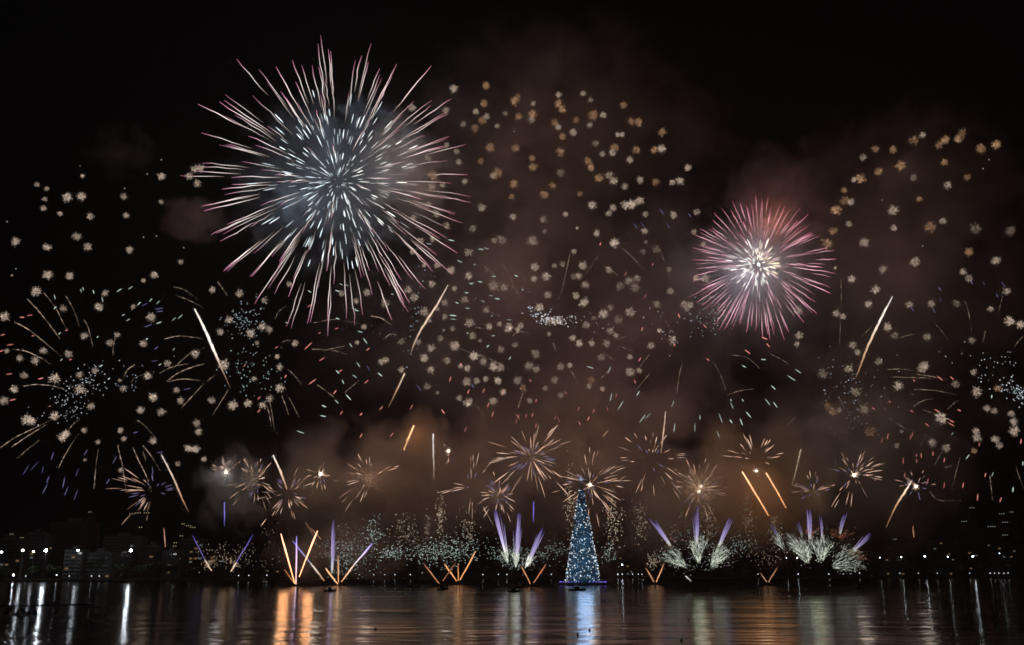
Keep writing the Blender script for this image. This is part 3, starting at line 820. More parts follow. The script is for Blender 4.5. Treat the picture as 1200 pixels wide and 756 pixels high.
# ---------------------------------------------------------------- coloured falling stars
def dash_set(name, word, cat_group, col, tiles, rad, ang_fn, length, br):
    for x0, y0, pts in tiles:
        for q in pts:
            px, py = x0 + q[0] / Z, y0 + q[1] / Z
            ln = (length * (q[2] if len(q) > 2 else 1)) * rnd.uniform(.7, 1.2)
            a = ang_fn(px, py) + rnd.gauss(0, .12)
            D = rnd.uniform(820, 960)
            dx, dy = math.cos(a) * ln / 2, math.sin(a) * ln / 2
            A, B = at(px - dx, py - dy, D), at(px + dx, py + dy, D)
            b = br * rnd.uniform(.45, 1.25)
            m = MB()
            M_ = A.lerp(B, .5); c0 = M_.copy()
            cw = mix(col, (1, .85, .8), .25)
            m.tube([A - c0, A.lerp(B, .3) - c0, A.lerp(B, .75) - c0, B - c0], [.12, rad, rad, .12], [mul(col, b * .5), mul(cw, b), mul(cw, b), mul(col, b * .6)], 4)
            o = m.build(name, SPARK, loc=c0)
            tag(o, ('dim ' if b < br * .75 else 'vivid ') + word + ' ' + region(px, py), 'falling star', cat_group)
RED = [(0,330,[(165,187,1.3),(122,198),(55,350,1.2),(15,295),(5,385),(50,512,1.3),(225,537),(70,655,1.2),(368,270,.7),(183,300,.6),(390,432,.6),(275,690,.8)]),
       (240,330,[(572,357,2.0),(648,430,1.2),(595,555,1.8),(720,612,1.3),(730,260),(903,375),(895,555),(447,525),(300,645),(300,715),(397,365,.7),(220,465,.8),(757,725),(977,700),(635,285,.6),(865,735),(750,495),(582,133,1.6)]),
       (480,330,[(225,540),(325,610,1.3),(410,605,1.1),(517,615,1.2),(435,685),(185,720,1.2),(460,735,1.2),(605,745),(285,460),(680,740),(700,660),(865,615),(1018,715,1.2),(1067,600),(1095,705),(10,695,1.2),(805,750),(668,548,.7),(645,745),(935,705)]),
       (240,480,[(300,10),(865,145,1.3),(1035,140),(755,20)]),
       (480,480,[(310,110,1.2),(600,40,1.3),(590,65),(805,50),(825,55,1.2),(827,95),(940,75),(990,50),(1020,10),(700,90)]),
       (640,230,[(440,430),(548,555,1.2),(590,378,.6),(530,735),(735,660),(300,265,.6),(880,720)]),
       (700,360,[(925,172,1.7),(945,210),(832,247,1.4),(612,290,1.2),(235,290,1.1),(208,412,1.2),(248,122),(427,210),(105,490),(592,103,.8),(55,562,.6)]),
       (960,430,[(668,62,1.5),(735,62),(525,75,.7),(653,243,1.3),(730,318,1.6),(733,300),(597,320),(515,375,1.1),(505,390),(380,385,1.3),(348,405,1.2),(512,245,1.2),(775,240),(300,230,1.1),(390,193,.6),(465,520,1.4),(540,520),(565,490),(630,480),(693,515),(538,490),(473,600,1.2),(600,635,1.4),(692,655,1.4),(797,655,1.2),(920,598,1.2),(877,722,1.4),(1005,735,1.4),(1117,412,1.3),(887,430),(310,625)])]
GRN = [(0,330,[(448,50),(460,40),(518,57),(303,85),(660,48,1.1),(722,35,1.2),(567,100),(835,102),(875,115,1.1),(770,122,.8),(710,212,.8),(683,185,.6),(880,228,1.1),(963,208),(998,195,1.3),(330,287,.7),(305,145,.8),(540,307,.5),(340,433,.8),(813,318,.6),(962,375,.7),(885,460,.6),(560,467,.6),(603,538,.7),(563,155,.7)]),
       (240,330,[(455,228,.7),(850,460,1.2),(735,500,1.1),(830,525,1.3),(765,555,1.2),(795,640,1.4),(730,665,1.4),(660,690,1.1),(655,745,1.1),(808,352,.9),(888,328,1.3),(860,278,1.2),(825,150),(840,160),(785,20,1.1),(735,52),(755,15,.8),(580,55,.8),(1038,70,.6),(970,515),(735,205)]),
       (240,480,[(530,125,1.5)]),
       (480,330,[(240,188,1.3),(240,208,1.2),(315,62),(485,95),(450,78,.8),(340,12,.8),(405,108,.8),(320,148),(455,190,.5),(550,212,.9),(463,300,.9),(433,358,.8),(320,285,.6),(555,425),(262,118,.8),(625,45,.6),(1000,475,1.3),(1105,490,1.8),(1115,645,1.6)]),
       (480,180,[(230,480,1.2),(395,530,1.1),(425,525),(277,597,1.1),(360,615,.6),(465,680,.9),(345,718,.9),(390,710,.9),(590,677,.7),(107,500,.9)]),
       (700,360,[(1112,355,1.8),(1075,393,1.8),(975,445,1.5),(943,525,2),(985,540,1.9),(745,545,1.6),(837,595,1.8),(797,635,1.8),(683,615,1.8),(670,705,2),(568,610,1.2),(540,665,1.8),(427,668,1.6),(418,535,1.6),(280,603,2),(250,617,1.9),(128,545,1.8),(225,478,1.6),(75,500,1.8),(920,290,1.2),(805,515,.9),(740,632,.9),(740,515,.7),(812,328,.8)]),
       (960,430,[(822,498,1.1),(960,595,1.1),(1073,680,1.3),(1128,535,1.1),(737,370,.6),(955,165,.8)])]
BLU = [(0,330,[(800,128,1.4),(880,150,1.4),(885,165,1.2),(820,245,1.5),(865,368,1.4),(855,440,1.4),(1035,595,1.4)]),
       (0,490,[(145,285,2),(190,265,2),(237,285,2),(290,210,1.6),(265,340,2),(250,390,2),(353,357,2),(367,405,2.2),(420,425,2),(427,300,1.6),(475,190,1.8),(598,350,1.6),(635,230,1.6),(885,190,1.6),(750,80,1.2)]),
       (240,330,[(905,480,1.2)]), (480,330,[(52,590,1.4),(350,578,1)]),
       (640,230,[(640,85,1.4),(795,105,1.2),(677,165,1.2),(535,160,1),(495,165,1.2)]),
       (960,290,[(668,230,1.1),(912,200,.9),(985,265,1.2),(1020,205,1.2),(672,290,.9),(515,340,1),(635,350,1),(843,190,1)])]
def ang_red(px, py):
    if px > 880 and py > 500: return 1.75
    if px > 1040: return .6
    if px > 820: return .7
    if px < 120: return -.25
    if px < 470: return -.6 + (py - 400) * -.004
    return -1.2 if (int(px) % 3) else 1.2
def ang_grn(px, py):
    if px < 130 and py < 360: return 1.25
    if px < 230: return -.75
    if 380 < px < 480 and py > 390: return .85
    if 480 < px < 600: return .15 if py < 395 else -.9
    if px > 700 and py > 430: return -1.1 + (px - 730) / 200 * 1.9 + (3.14159 if 0 else 0) if px < 760 else (1.75 - (px - 780) * .0078 if px > 780 else -1.3)
    return .3
def ang_blu(px, py):
    if px < 140 and py > 520: return 2.05
    if px < 240: return -.3
    return 1.0
dash_set('falling_star', 'red falling star dash', 'red falling stars', (1.0, .16, .14), RED, .42, ang_red, 6.0, .85)
dash_set('falling_star', 'mint white falling star dash', 'pale green falling stars', (.62, .9, .8), GRN, .36, ang_grn, 6.2, .95)
dash_set('falling_star', 'deep blue falling star dash', 'blue falling stars', (.22, .24, .85), BLU, .36, ang_blu, 6.5, .3)
dash_set('falling_star', 'orange falling star dash', 'orange falling stars', (1.0, .55, .25), [(700, 360, [(45, 700, 2.6)])], .5, lambda a, b: -.9, 6, 1.4)
# single faraway white points
WP = [(0,170,[(444,116),(893,82),(815,160),(40,424),(795,510),(866,504),(88,685),(1017,568),(690,240)]), (960,130,[(908,320),(940,270),(348,494),(573,748)]), (500 - 20,80,[(578,350),(648,262)])]
dash_set('falling_star', 'tiny white glowing point', 'tiny white points of light', (.8, .78, .7), WP, .55, lambda a, b: 1.5, 1.6, .5)

# ---------------------------------------------------------------- glitter swarms
def swarm(px, py, sx, sy, ang, n, size, col, br, label, D=890, drift=None):
    m = MB(); c = at(px, py, D); s_ = mpp(px, py, D)
    ca, sa = math.cos(ang), math.sin(ang)
    for _ in range(n):
        u, v = rnd.gauss(0, sx * .5), rnd.gauss(0, sy * .5)
        p = Vector(((u * ca - v * sa) * s_, rnd.gauss(0, max(sx, sy) * .4) * s_, -(u * sa + v * ca) * s_))
        st = None
        if drift is not None: st = Vector((drift[0], 0, drift[1])) * rnd.uniform(.4, 1.1)
        m.dot(p, size * s_ * rnd.uniform(.6, 1.25), mul(col, br * rnd.uniform(.35, 1.5)), st)
    o = m.build('glitter_swarm', SPARK, loc=c)
    return tag(o, label, 'glitter', 'swarms of tiny white glitter', 'stuff')
SILV = (.85, .92, 1.0)
swarm(92, 456, 44, 12, -.72, 130, .65, SILV, .75, 'slanting swarm of silver glitter at far left')
swarm(86, 484, 24, 6, -.75, 30, .6, SILV, .5, 'thin line of silver glitter below the far left swarm')
swarm(288, 375, 22, 22, 0, 100, .75, (.7, .88, .95), .7, 'round swarm of silver glitter below left of the big burst', drift=(.4, .5))
swarm(292, 432, 34, 40, 0, 75, .7, (.6, .85, .85), .55, 'loose swarm of mint glitter around the dark gap below the big burst', drift=(.1, .8))
swarm(600, 350, 70, 16, .1, 45, .6, SILV, .6, 'loose level swarm of glitter in the middle of the sky', drift=(.6, 0))
swarm(635, 369, 20, 7, .35, 60, .75, SILV, 1.0, 'dense bright silver glitter strung between two crackle stars in mid sky')
swarm(655, 375, 22, 7, .1, 60, .7, (1, .95, .9), .9, 'white glitter around the bright triple crackle star in mid sky')
swarm(690, 378, 40, 12, .15, 22, .6, SILV, .6, 'thin scatter of glitter right of the triple crackle star')
swarm(486, 372, 8, 60, .1, 40, .6, (.65, .85, 1), .55, 'upright column of glitter left of the slanting white comet')
swarm(834, 366, 26, 26, .5, 90, .75, SILV, .8, 'silver glitter spilling below left of the smaller pink burst', drift=(.3, -.3))
swarm(785, 385, 40, 30, .3, 30, .65, SILV, .55, 'sparse glitter left of the smaller pink burst')
swarm(1192, 459, 26, 10, .5, 110, .7, SILV, .8, 'bright silver glitter cut by the right picture edge')
swarm(1000, 447, 46, 30, .2, 70, .65, SILV, .5, 'loose glitter below the wavy comet at right')
swarm(1162, 424, 50, 18, .2, 36, .7, SILV, .55, 'sparse glitter above the bright swarm at the right edge')
swarm(995, 492, 30, 20, .2, 40, .6, SILV, .35, 'dim glitter left of the red falling stars at right')
swarm(150, 445, 40, 10, -.5, 26, .6, (.6, .75, 1), .5, 'sparse bluish glitter among the far left palm trails')
swarm(450, 385, 60, 18, .4, 26, .6, SILV, .5, 'sparse glitter under the right side of the big burst', drift=(.5, .1))

GOLDW = (1.0, .78, .55)
MINT = (.62, .78, .72)
for (px, py, sx, sy, n, col, br, lab) in [
    (407, 648, 44, 34, 250, MINT, .62, 'wide cloud of mint silver crackle above the crossed comets right of the orange ones'),
    (438, 625, 14, 26, 90, MINT, .7, 'upright puff of mint crackle at the top right of the wide crackle cloud'),
    (458, 648, 22, 12, 110, MINT, .7, 'small mint crackle puff left of the low silver cloud'),
    (512, 646, 52, 24, 330, MINT, .62, 'low cloud of mint silver crackle behind the orange v comets'),
    (545, 640, 26, 22, 80, MINT, .45, 'thin crackle at the right end of the low silver cloud'),
    (645, 647, 30, 18, 90, MINT, .4, 'faint crackle between the violet fountains and the floating tree'),
    (713, 648, 12, 16, 60, MINT, .45, 'faint crackle just right of the floating tree'),
    (592, 645, 30, 18, 80, MINT, .5, 'green crackle at the foot of the left violet fountain'),
    (475, 622, 22, 22, 90, GOLDW, .5, 'arch of gold dust left of the low silver cloud'),
    (516, 602, 6, 30, 90, GOLDW, .75, 'narrow column of gold dust left of the violet fountains'),
    (501, 618, 5, 20, 40, GOLDW, .35, 'faint short column of gold dust beside the taller one'),
    (548, 618, 14, 22, 70, GOLDW, .5, 'slanting wisp of gold dust above the orange v'),
    (668, 590, 7, 40, 110, GOLDW, .65, 'column of gold dust just left of the floating tree top'),
    (719, 610, 13, 34, 130, GOLDW, .65, 'slanting column of gold dust right of the floating tree'),
    (751, 615, 12, 38, 90, GOLDW, .45, 'dim column of gold dust left of the first white dome mine'),
    (766, 656, 10, 12, 60, GOLDW, .6, 'small gold puff above the little orange v right of the tree'),
    (786, 630, 16, 22, 80, (1, .6, .5), .45, 'reddish dust behind the left violet fountain of the dome mine'),
    (830, 612, 12, 24, 80, GOLDW, .6, 'gold dust above the middle of the first white dome mine'),
    (876, 606, 8, 34, 100, GOLDW, .6, 'column of gold dust between the two orange comets and the dome mine'),
    (868, 638, 22, 18, 80, MINT, .4, 'faint crackle right of the first white dome mine'),
    (908, 616, 8, 14, 60, GOLDW, .6, 'gold puff at the foot of the left long orange comet'),
    (900, 652, 26, 14, 60, (1, .7, .5), .35, 'dim warm dust between the two dome mines'),
    (266, 652, 46, 16, 110, GOLDW, .45, 'gold crackle dust around the left mine of blue streaks'),
    (318, 650, 30, 40, 40, GOLDW, .3, 'sparse gold dust left of the orange crossed comets')]:
    swarm(px, py, sx * .82, sy * (.72 if col is MINT else .9), 0, int(n * 1.25), .55 if col is MINT else .42, col, br * (1.8 if col is MINT else 1.2), lab, D=780, drift=(.15, .45) if col is not MINT else (.25, .3))

# ---------------------------------------------------------------- shell bursts
def even_dirs(n, jitter):
    out = []
    for i in range(n):
        z = 1 - 2 * (i + .5) / n; a = i * 2.399963
        r = math.sqrt(1 - z * z)
        out.append((Vector((r * math.cos(a), z, r * math.sin(a))) + jit(jitter)).normalized())
    return out

def radial_trail(d, r0, r1, R, drop, cols, wmax, kink=0.0):
    """one star's trail from r0*R to r1*R along direction d, sagging under gravity"""
    pts, rd = [], []
    prof_ = (.55, .85, 1.0, 1.0, .85, .45)
    for i in range(6):
        t = i / 5; f = r0 + (r1 - r0) * t
        pts.append(d * R * f + Vector((0, 0, -drop * R * f * f)) + jit(kink))
        rd.append(wmax * prof_[i])
    return pts, rd, cols

def burst_root(px, py, D, label, grp='shell bursts'):
    return thing('firework_burst', at(px, py, D), label, 'firework', grp)

def add_trails(root, trails, part, mat, most=100):
    trails = sorted(trails, key=lambda q: -((q[0][0] - q[0][-1]).length))
    extra = MB()
    for i, (pts, rd, cl) in enumerate(trails):
        if i < most:
            c = pts[len(pts) // 2].copy()
            m = MB(); m.tube([p - c for p in pts], rd, cl, 4)
            m.build(part, mat, root, loc=c)
        else: extra.tube(pts, rd, cl, 4)
    if extra.v: tag(extra.build(part + '_cluster', mat, root), kind='stuff')

# the big burst
D = 900
root = burst_root(396, 212, D, 'huge round burst of white streaks with pink tips at upper left', 'large sky bursts')
R = 174 * mpp(396, 212, D)
tr = []
for d in even_dirs(185, .07):
    rr = rnd.uniform(.80, 1.04)
    red = max(0, d.x) * .7
    tip = mix((.62, .17, .36), (.75, .2, .24), red); midc = mix((.95, .82, .78), (.9, .62, .58), red); tail = (.16, .10, .07)
    b = rnd.uniform(.6, 1.15)
    b *= 1.75
    cols = [mul(tail, b), mul(mix(tail, midc, .45), b), mul(midc, b * .95), mul(midc, b), mul(mix(midc, tip, .6), b * .95), mul(tip, b * .8)]
    tr.append(radial_trail(d, rr - rnd.uniform(.27, .42), rr, R, .045, cols, rnd.uniform(.18, .29), .35))
add_trails(root, tr, 'star_trail', SPARK)
tr = []
for d in even_dirs(290, .09):
    rr = rnd.choice((rnd.uniform(.12, .34), rnd.uniform(.34, .62), rnd.uniform(.34, .62)))
    b = rnd.choice((.5, 1.0, 1.6, 2.4)); c = mix((.82, .95, 1.0), (1, .9, .78), max(0, d.x * .8))
    cols = [mul(c, b * k) for k in (.35, .7, 1, 1.05, 1, .6)]
    tr.append(radial_trail(d, rr - rnd.uniform(.05, .10), rr, R, .02, cols, rnd.uniform(.24, .38)))
add_trails(root, tr, 'inner_star', SPARK)
for k in range(9):
    d = sphere_dir()
    d.y = -abs(d.y) * .6
    lamp('burst_light', d * rnd.uniform(.36, .6) * R, (.60, .77, 1.0), 0.95e5, 18, root)
for k in range(3):
    lamp('burst_light', Vector((58 + 16 * k, -20, 26 - 22 * k)), (1.0, .72, .56), 1.0e5, 16, root)

# the smaller pink burst
root = burst_root(889, 310, D, 'smaller dense pink burst with glaring white heart at upper right', 'large sky bursts')
R = 87 * mpp(889, 310, D)
tr = []
for d in even_dirs(190, .1):
    rr = rnd.uniform(.78, 1.05)
    b = rnd.uniform(.5, 1.1)
    red = max(0, d.z * .75 + d.x * .3 - .15)
    tip = mix((.74, .16, .3), (.7, .08, .1), red); midc = mix((.98, .54, .68), (.85, .24, .22), red); tail = (.3, .16, .17)
    b *= 2.0
    cols = [mul(tail, b * .6), mul(mix(tail, midc, .5), b), mul(midc, b), mul(midc, b * 1.05), mul(mix(midc, tip, .6), b), mul(tip, b * .8)]
    tr.append(radial_trail(d, rr - rnd.uniform(.25, .5), rr, R, .06, cols, rnd.uniform(.12, .2), .2))
add_trails(root, tr, 'star_trail', SPARK)
tr = []
for i in range(170):
    d = sphere_dir()
    rr = rnd.uniform(.12, .5) if d.x < .3 else rnd.uniform(.12, .42)
    b = rnd.choice((.8, 1.4, 2.2, 3.2)); c = mix((1.0, .98, .92), (1, .75, .42), max(0, d.x * .9 + d.z * .4))
    cols = [mul(c, b * k) for k in (.6, .9, 1, 1.05, .9, .5)]
    tr.append(radial_trail(d, rr * rnd.uniform(.55, .8), rr, R, .02, cols, rnd.uniform(.2, .34)))
add_trails(root, tr, 'inner_star', SPARK)
m = MB(); m.ball(Vector((0, 0, 0)), 1.6, (2.0, 1.9, 1.75), 12, 8); m.build('flash', COMET, root)
for k in range(5):
    lamp('burst_light', sphere_dir() * R * .25, (.92, .84, .95), 1.2e5, 9, root)
lamp('burst_light', Vector((12, -4, 40)), (1.0, .36, .26), 2.2e5, 10, root)

# low shells over the barges
PEACH = (1.0, .54, .34)
def low_burst(px, py, Rpx, n, label, inner=.25, angs=((0, 360),), core=0.0, violet=6, br=.62, D=None, power=1.0, warm=(1, .72, .5), spread=1.0, cores=None):
    D = D or rnd.uniform(700, 790)
    root = burst_root(px, py, D, label, 'low shells bursting over the barges')
    R = Rpx * mpp(px, py, D); tr = []
    tot = sum(b - a for a, b in angs)
    for i in range(int(n * 1.1)):
        u = rnd.uniform(0, tot)
        for a, b in angs:
            if u <= b - a: ang = math.radians(a + u); break
            u -= b - a
        e = rnd.uniform(-.85, .85); c = math.sqrt(1 - e * e)
        d = Vector((math.cos(ang) * c, e, math.sin(ang) * c))
        rr = rnd.uniform(max(.42, inner + .12), 1.15); r0 = max(inner, rr - rnd.uniform(.2, .5))
        b = 2.1 * br * rnd.choice((.4, .65, 1.0, 1.3)); cc = mix(PEACH, (1, .8, .68), rnd.random() * .6)
        cols = [mul(cc, b * k) for k in (.3, .6, .95, 1.1, .85, .3)]
        tr.append(radial_trail(d, r0, rr, R, .10, cols, rnd.uniform(.10, .17)))
    for i in range(violet):
        d = sphere_dir(); rr = rnd.uniform(.3, .75)
        cols = [mul((.5, .42, .8), k * .5) for k in (.3, .7, 1, 1, .7, .3)]
        tr.append(radial_trail(d, rr * .6, rr, R, .06, cols, .18))
    add_trails(root, tr, 'star_trail', SPARK)
    if core:
        for (ox, oy, k) in (cores or [(0, 0, 1)]):
            s_ = mpp(px, py, D)
            c0 = Vector((ox * s_, 0, -oy * s_))
            m = MB(); m.ball(c0, core * s_ * k * .72, (4.2, 3.6, 2.8), 12, 8)
            for q in range(26):
                d = sphere_dir(); m.tube([c0, c0 + d * core * s_ * rnd.uniform(1.2, 3.6)], [core * s_ * .16, .03], [(2.0, 1.5, 1.1), (.5, .34, .24)], 4)
            m.build('flash', COMET, root)
    if power: lamp('burst_light', Vector((0, -3, 0)), warm, 4.5e4 * power, 4, root)
    return root
low_burst(265, 553.5, 21, 20, 'small low shell with white flash above grey smoke, leftmost of the lit ones', core=2.3, angs=((20, 165),), power=.9, warm=(.95, .9, .9), br=.6)
low_burst(300, 563, 32, 34, 'round peach low shell right of the leftmost white flash', inner=.15, violet=12, power=.5)
low_burst(337, 579, 38, 34, 'sparse peach low shell at the foot of the wavy white orange comet', inner=.25, violet=8, power=.5)
low_burst(375.5, 555.5, 17, 16, 'small white flash with short rays in tan smoke above the orange crossed comets', core=2.6, violet=4, power=1.6, warm=(1, .82, .66), br=.5)
low_burst(433, 561, 42, 26, 'half fan of peach rays opening up and left in brown smoke', inner=.32, angs=((85, 215), (230, 250), (10, 35)), violet=0, power=.8, br=.7)
low_burst(525.5, 528.5, 14, 4, 'tiny white flash beside the white upright streak', core=1.9, violet=0, angs=((110, 150), (260, 290)), power=.9, warm=(.95, .92, .9), br=.7)
low_burst(623, 537, 52, 54, 'largest low shell with full peach rays high above the violet fountains', inner=.06, violet=22, power=1.2, br=.75)
low_burst(553, 571, 48, 17, 'cross shaped sparse low shell above the low silver cloud', inner=.2, violet=3, power=.3, angs=((80, 100), (55, 70), (165, 190), (262, 275), (300, 310)), br=.6)
low_burst(585, 580, 30, 26, 'small low shell with violet heart left above the violet fountains', inner=.1, violet=20, power=.4, br=.6)
low_burst(691.5, 568, 44, 52, 'peach low shell with white flash beside the top of the floating tree', inner=.12, core=2.4, violet=10, power=1.0, D=790, br=.72)
low_burst(763, 540, 47, 36, 'hollow ring shaped low shell right of the floating tree', inner=.5, violet=5, power=.4, br=.6)
low_burst(819, 573, 38, 54, 'dense low shell with double white flash above the first dome mine', inner=.12, core=2.2, violet=16, power=1.5, cores=[(0, 3, 1), (3, -3, .9)], br=.6)
low_burst(886, 541, 40, 24, 'fan of orange rays above the two long orange comets', inner=.42, angs=((10, 25), (40, 140), (150, 170)), violet=0, power=.5, warm=(1, .55, .25), br=.55)
low_burst(886.5, 552, 8, 5, 'tiny white spark with short rays between the two long orange comets', core=1.5, violet=3, power=.4, br=.5)
low_burst(1001, 557, 38, 38, 'low shell with round white flash and upward rays right of the orange comets', inner=.25, core=2.6, angs=((-8, 150), (220, 250), (300, 325)), violet=6, power=1.2, warm=(1, .84, .66), br=.6)
low_burst(1073.5, 570, 24, 16, 'small yellow white flash with bluish rays over the right shore', core=2.2, violet=12, angs=((10, 180),), power=.7, warm=(1, .86, .7), br=.35)
low_burst(180, 576, 48, 26, 'half open shell with rose rays streaming left over the left shore', inner=.3, angs=((128, 205), (205, 245)), violet=14, power=.25, br=.6, D=800)
low_burst(953, 577, 30, 18, 'thin upright shell of peach rays above the second dome mine', inner=.1, angs=((82, 98), (140, 170), (20, 40)), violet=10, power=.3, br=.5)
low_burst(915, 585, 5, 4, 'very small orange spark beside the right long orange comet', violet=0, power=0, br=.3)

# ---------------------------------------------------------------- comets
def comet(pp, cols, widths, label, D=800, wob=.25, mat=None, braid=3, glow=None):
    P = trail_pts(pp, D, 0)
    c0 = P[0].copy(); s_ = mpp(pp[0][0], pp[0][1], D)
    root = thing('comet', c0, label, 'firework comet', 'rising comets')
    n = len(P)
    def samp(seq, t):
        f = t * (len(seq) - 1); i = min(int(f), len(seq) - 2)
        a, b = seq[i], seq[i + 1]
        return mix(a, b, f - i) if isinstance(a, tuple) else a + (b - a) * (f - i)
    m = MB()
    m.tube([p - c0 + jit(wob * .4) for p in P], [samp(widths, j / (n - 1)) * s_ * rnd.uniform(.85, 1.15) for j in range(n)], [samp(cols, j / (n - 1)) for j in range(n)], 6)
    m.build('core', mat or COMET, root)
    if braid:
        m = MB()
        for b in range(braid):
            ph = rnd.uniform(0, 6); am = rnd.uniform(.5, 1.2)
            pts = [p - c0 + Vector((math.sin(j * .9 + ph) * am * samp(widths, j / (n - 1)) * s_, rnd.gauss(0, .4), 0)) for j, p in enumerate(P)]
            m.tube(pts, [samp(widths, j / (n - 1)) * s_ * .38 for j in range(n)], [mul(samp(cols, j / (n - 1)), rnd.uniform(.25, .7)) for j in range(n)], 4)
        for _ in range(n * 2):
            j = rnd.randrange(n); t = j / (n - 1)
            m.dot(P[j] - c0 + jit(.9 * (1 + t)), .22, mul(samp(cols, t), rnd.uniform(.2, .7)))
        m.build('spark_sheath', SPARK, root)
    return root
WH, WO, OR, BR = (1.5, 1.35, 1.2), (1.1, .8, .58), (.55, .3, .16), (.1, .055, .03)
comet([(228, 362), (240, 386), (249.5, 408), (257, 425), (262, 437), (270, 455)], [WH, WH, WH, (.8, .58, .45), (.35, .22, .16), BR], [.5, 1.3, 1.5, 1.2, .8, .3], 'wavy white comet falling away below left of the big burst', 850)
comet([(525, 334), (512, 357.5), (500, 375.5), (488.5, 395.6), (481, 414.6)], [(.8, .65, .55), WO, WO, (.75, .52, .38), BR], [.35, .9, 1.1, .9, .4], 'slanting white comet right of the dark gap below the big burst', 850)
comet([(474, 438), (469, 449), (464, 459), (455, 478)], [WO, (.75, .5, .36), OR, BR], [.7, .9, .7, .3], 'short tan comet below the slanting white comet', 850)
comet([(485, 499), (479, 513), (473.5, 527)], [(2.6, 1.5, .75), (2.6, 1.5, .75), (2.0, 1.0, .4)], [.7, 1.0, .6], 'short glowing orange comet in smoke left of the white upright streak', 790, braid=1)
comet([(1045.7, 348), (1034, 370), (1023.5, 391.6), (1015, 410.6), (1008, 429.7), (1002, 444)], [(1.0, .9, .8), WH, WO, (.75, .48, .28), OR, BR], [.4, 1.1, 1.3, 1.1, .8, .3], 'tall wavy white comet turning orange at right', 850)
comet([(189, 533), (201, 555.6), (208.5, 572.5), (214.8, 587), (221, 600)], [(1.0, .92, .85), (.9, .7, .55), (.65, .42, .3), OR, BR], [.4, .9, .9, .7, .3], 'wavy white comet over the dark left shore', 800)
comet([(320, 534), (329, 553), (336, 573)], [WH, WO, (.8, .42, .2)], [.6, 1.0, .6], 'straight white comet turning orange above the crossed comets', 780)
comet([(870, 553), (885, 578), (900.5, 604)], [(3.2, 1.6, .9), (3.0, 1.35, .62), (2.2, .9, .35)], [.7, 1.0, .65], 'left and longer of two long glowing orange comets in orange smoke', 740, braid=1, wob=.1)
comet([(898, 554.5), (910, 575), (921, 595)], [(3.0, 1.5, .8), (2.6, 1.15, .5), (1.6, .65, .25)], [.6, .8, .5], 'right and shorter of two long glowing orange comets in orange smoke', 740, braid=1, wob=.1)
comet([(938.5, 526.6), (934, 546), (928.5, 569)], [(.95, .8, .6), (.9, .68, .45), (.35, .2, .1)], [.4, .75, .4], 'thin pale comet right of the two orange comets', 780)
comet([(1068, 564), (1059.5, 578), (1050, 593), (1038, 619)], [(1.6, 1.4, 1.15), (1.3, .9, .6), (.7, .38, .2), BR], [.7, 1.1, .9, .4], 'white comet with orange tail slanting below the yellow white flash at right', 780)
comet([(507.5, 508.6), (508, 535), (508.6, 562.5)], [(1.2, 1.15, 1.15), (.85, .72, .62), (.22, .13, .08)], [.6, .8, .4], 'upright white streak beside the tiny white flash', 780)
comet([(780, 483), (777.5, 507), (774.6, 531)], [(.75, .6, .5), (.85, .55, .4), (.3, .16, .1)], [.4, .7, .4], 'thin upright peach comet above the hollow ring shell', 780)
comet([(263, 589), (263, 603), (263, 617)], [(.35, .3, 1.0), (.28, .22, .8), (.06, .05, .2)], [.4, .6, .3], 'short violet upright streak under the leftmost white flash', 720, braid=0)
comet([(625.5, 588), (625.2, 600), (625, 613)], [(.2, .16, .7), (.26, .2, .8), (.06, .05, .2)], [.4, .6, .3], 'short violet upright streak above the right violet fountain', 720, braid=0)
comet([(192, 619), (193, 630), (193.8, 641)], [(.4, .2, .13), (.6, .3, .2), (.6, .3, .2)], [.4, .6, .4], 'short peach upright streak above the small pale block', 800, braid=0)
comet([(1070, 616), (1070.5, 624), (1071, 630)], [(.25, .12, .07), (.6, .3, .16), (.5, .25, .12)], [.3, .55, .3], 'short orange upright streak over the right shore', 800, braid=0)

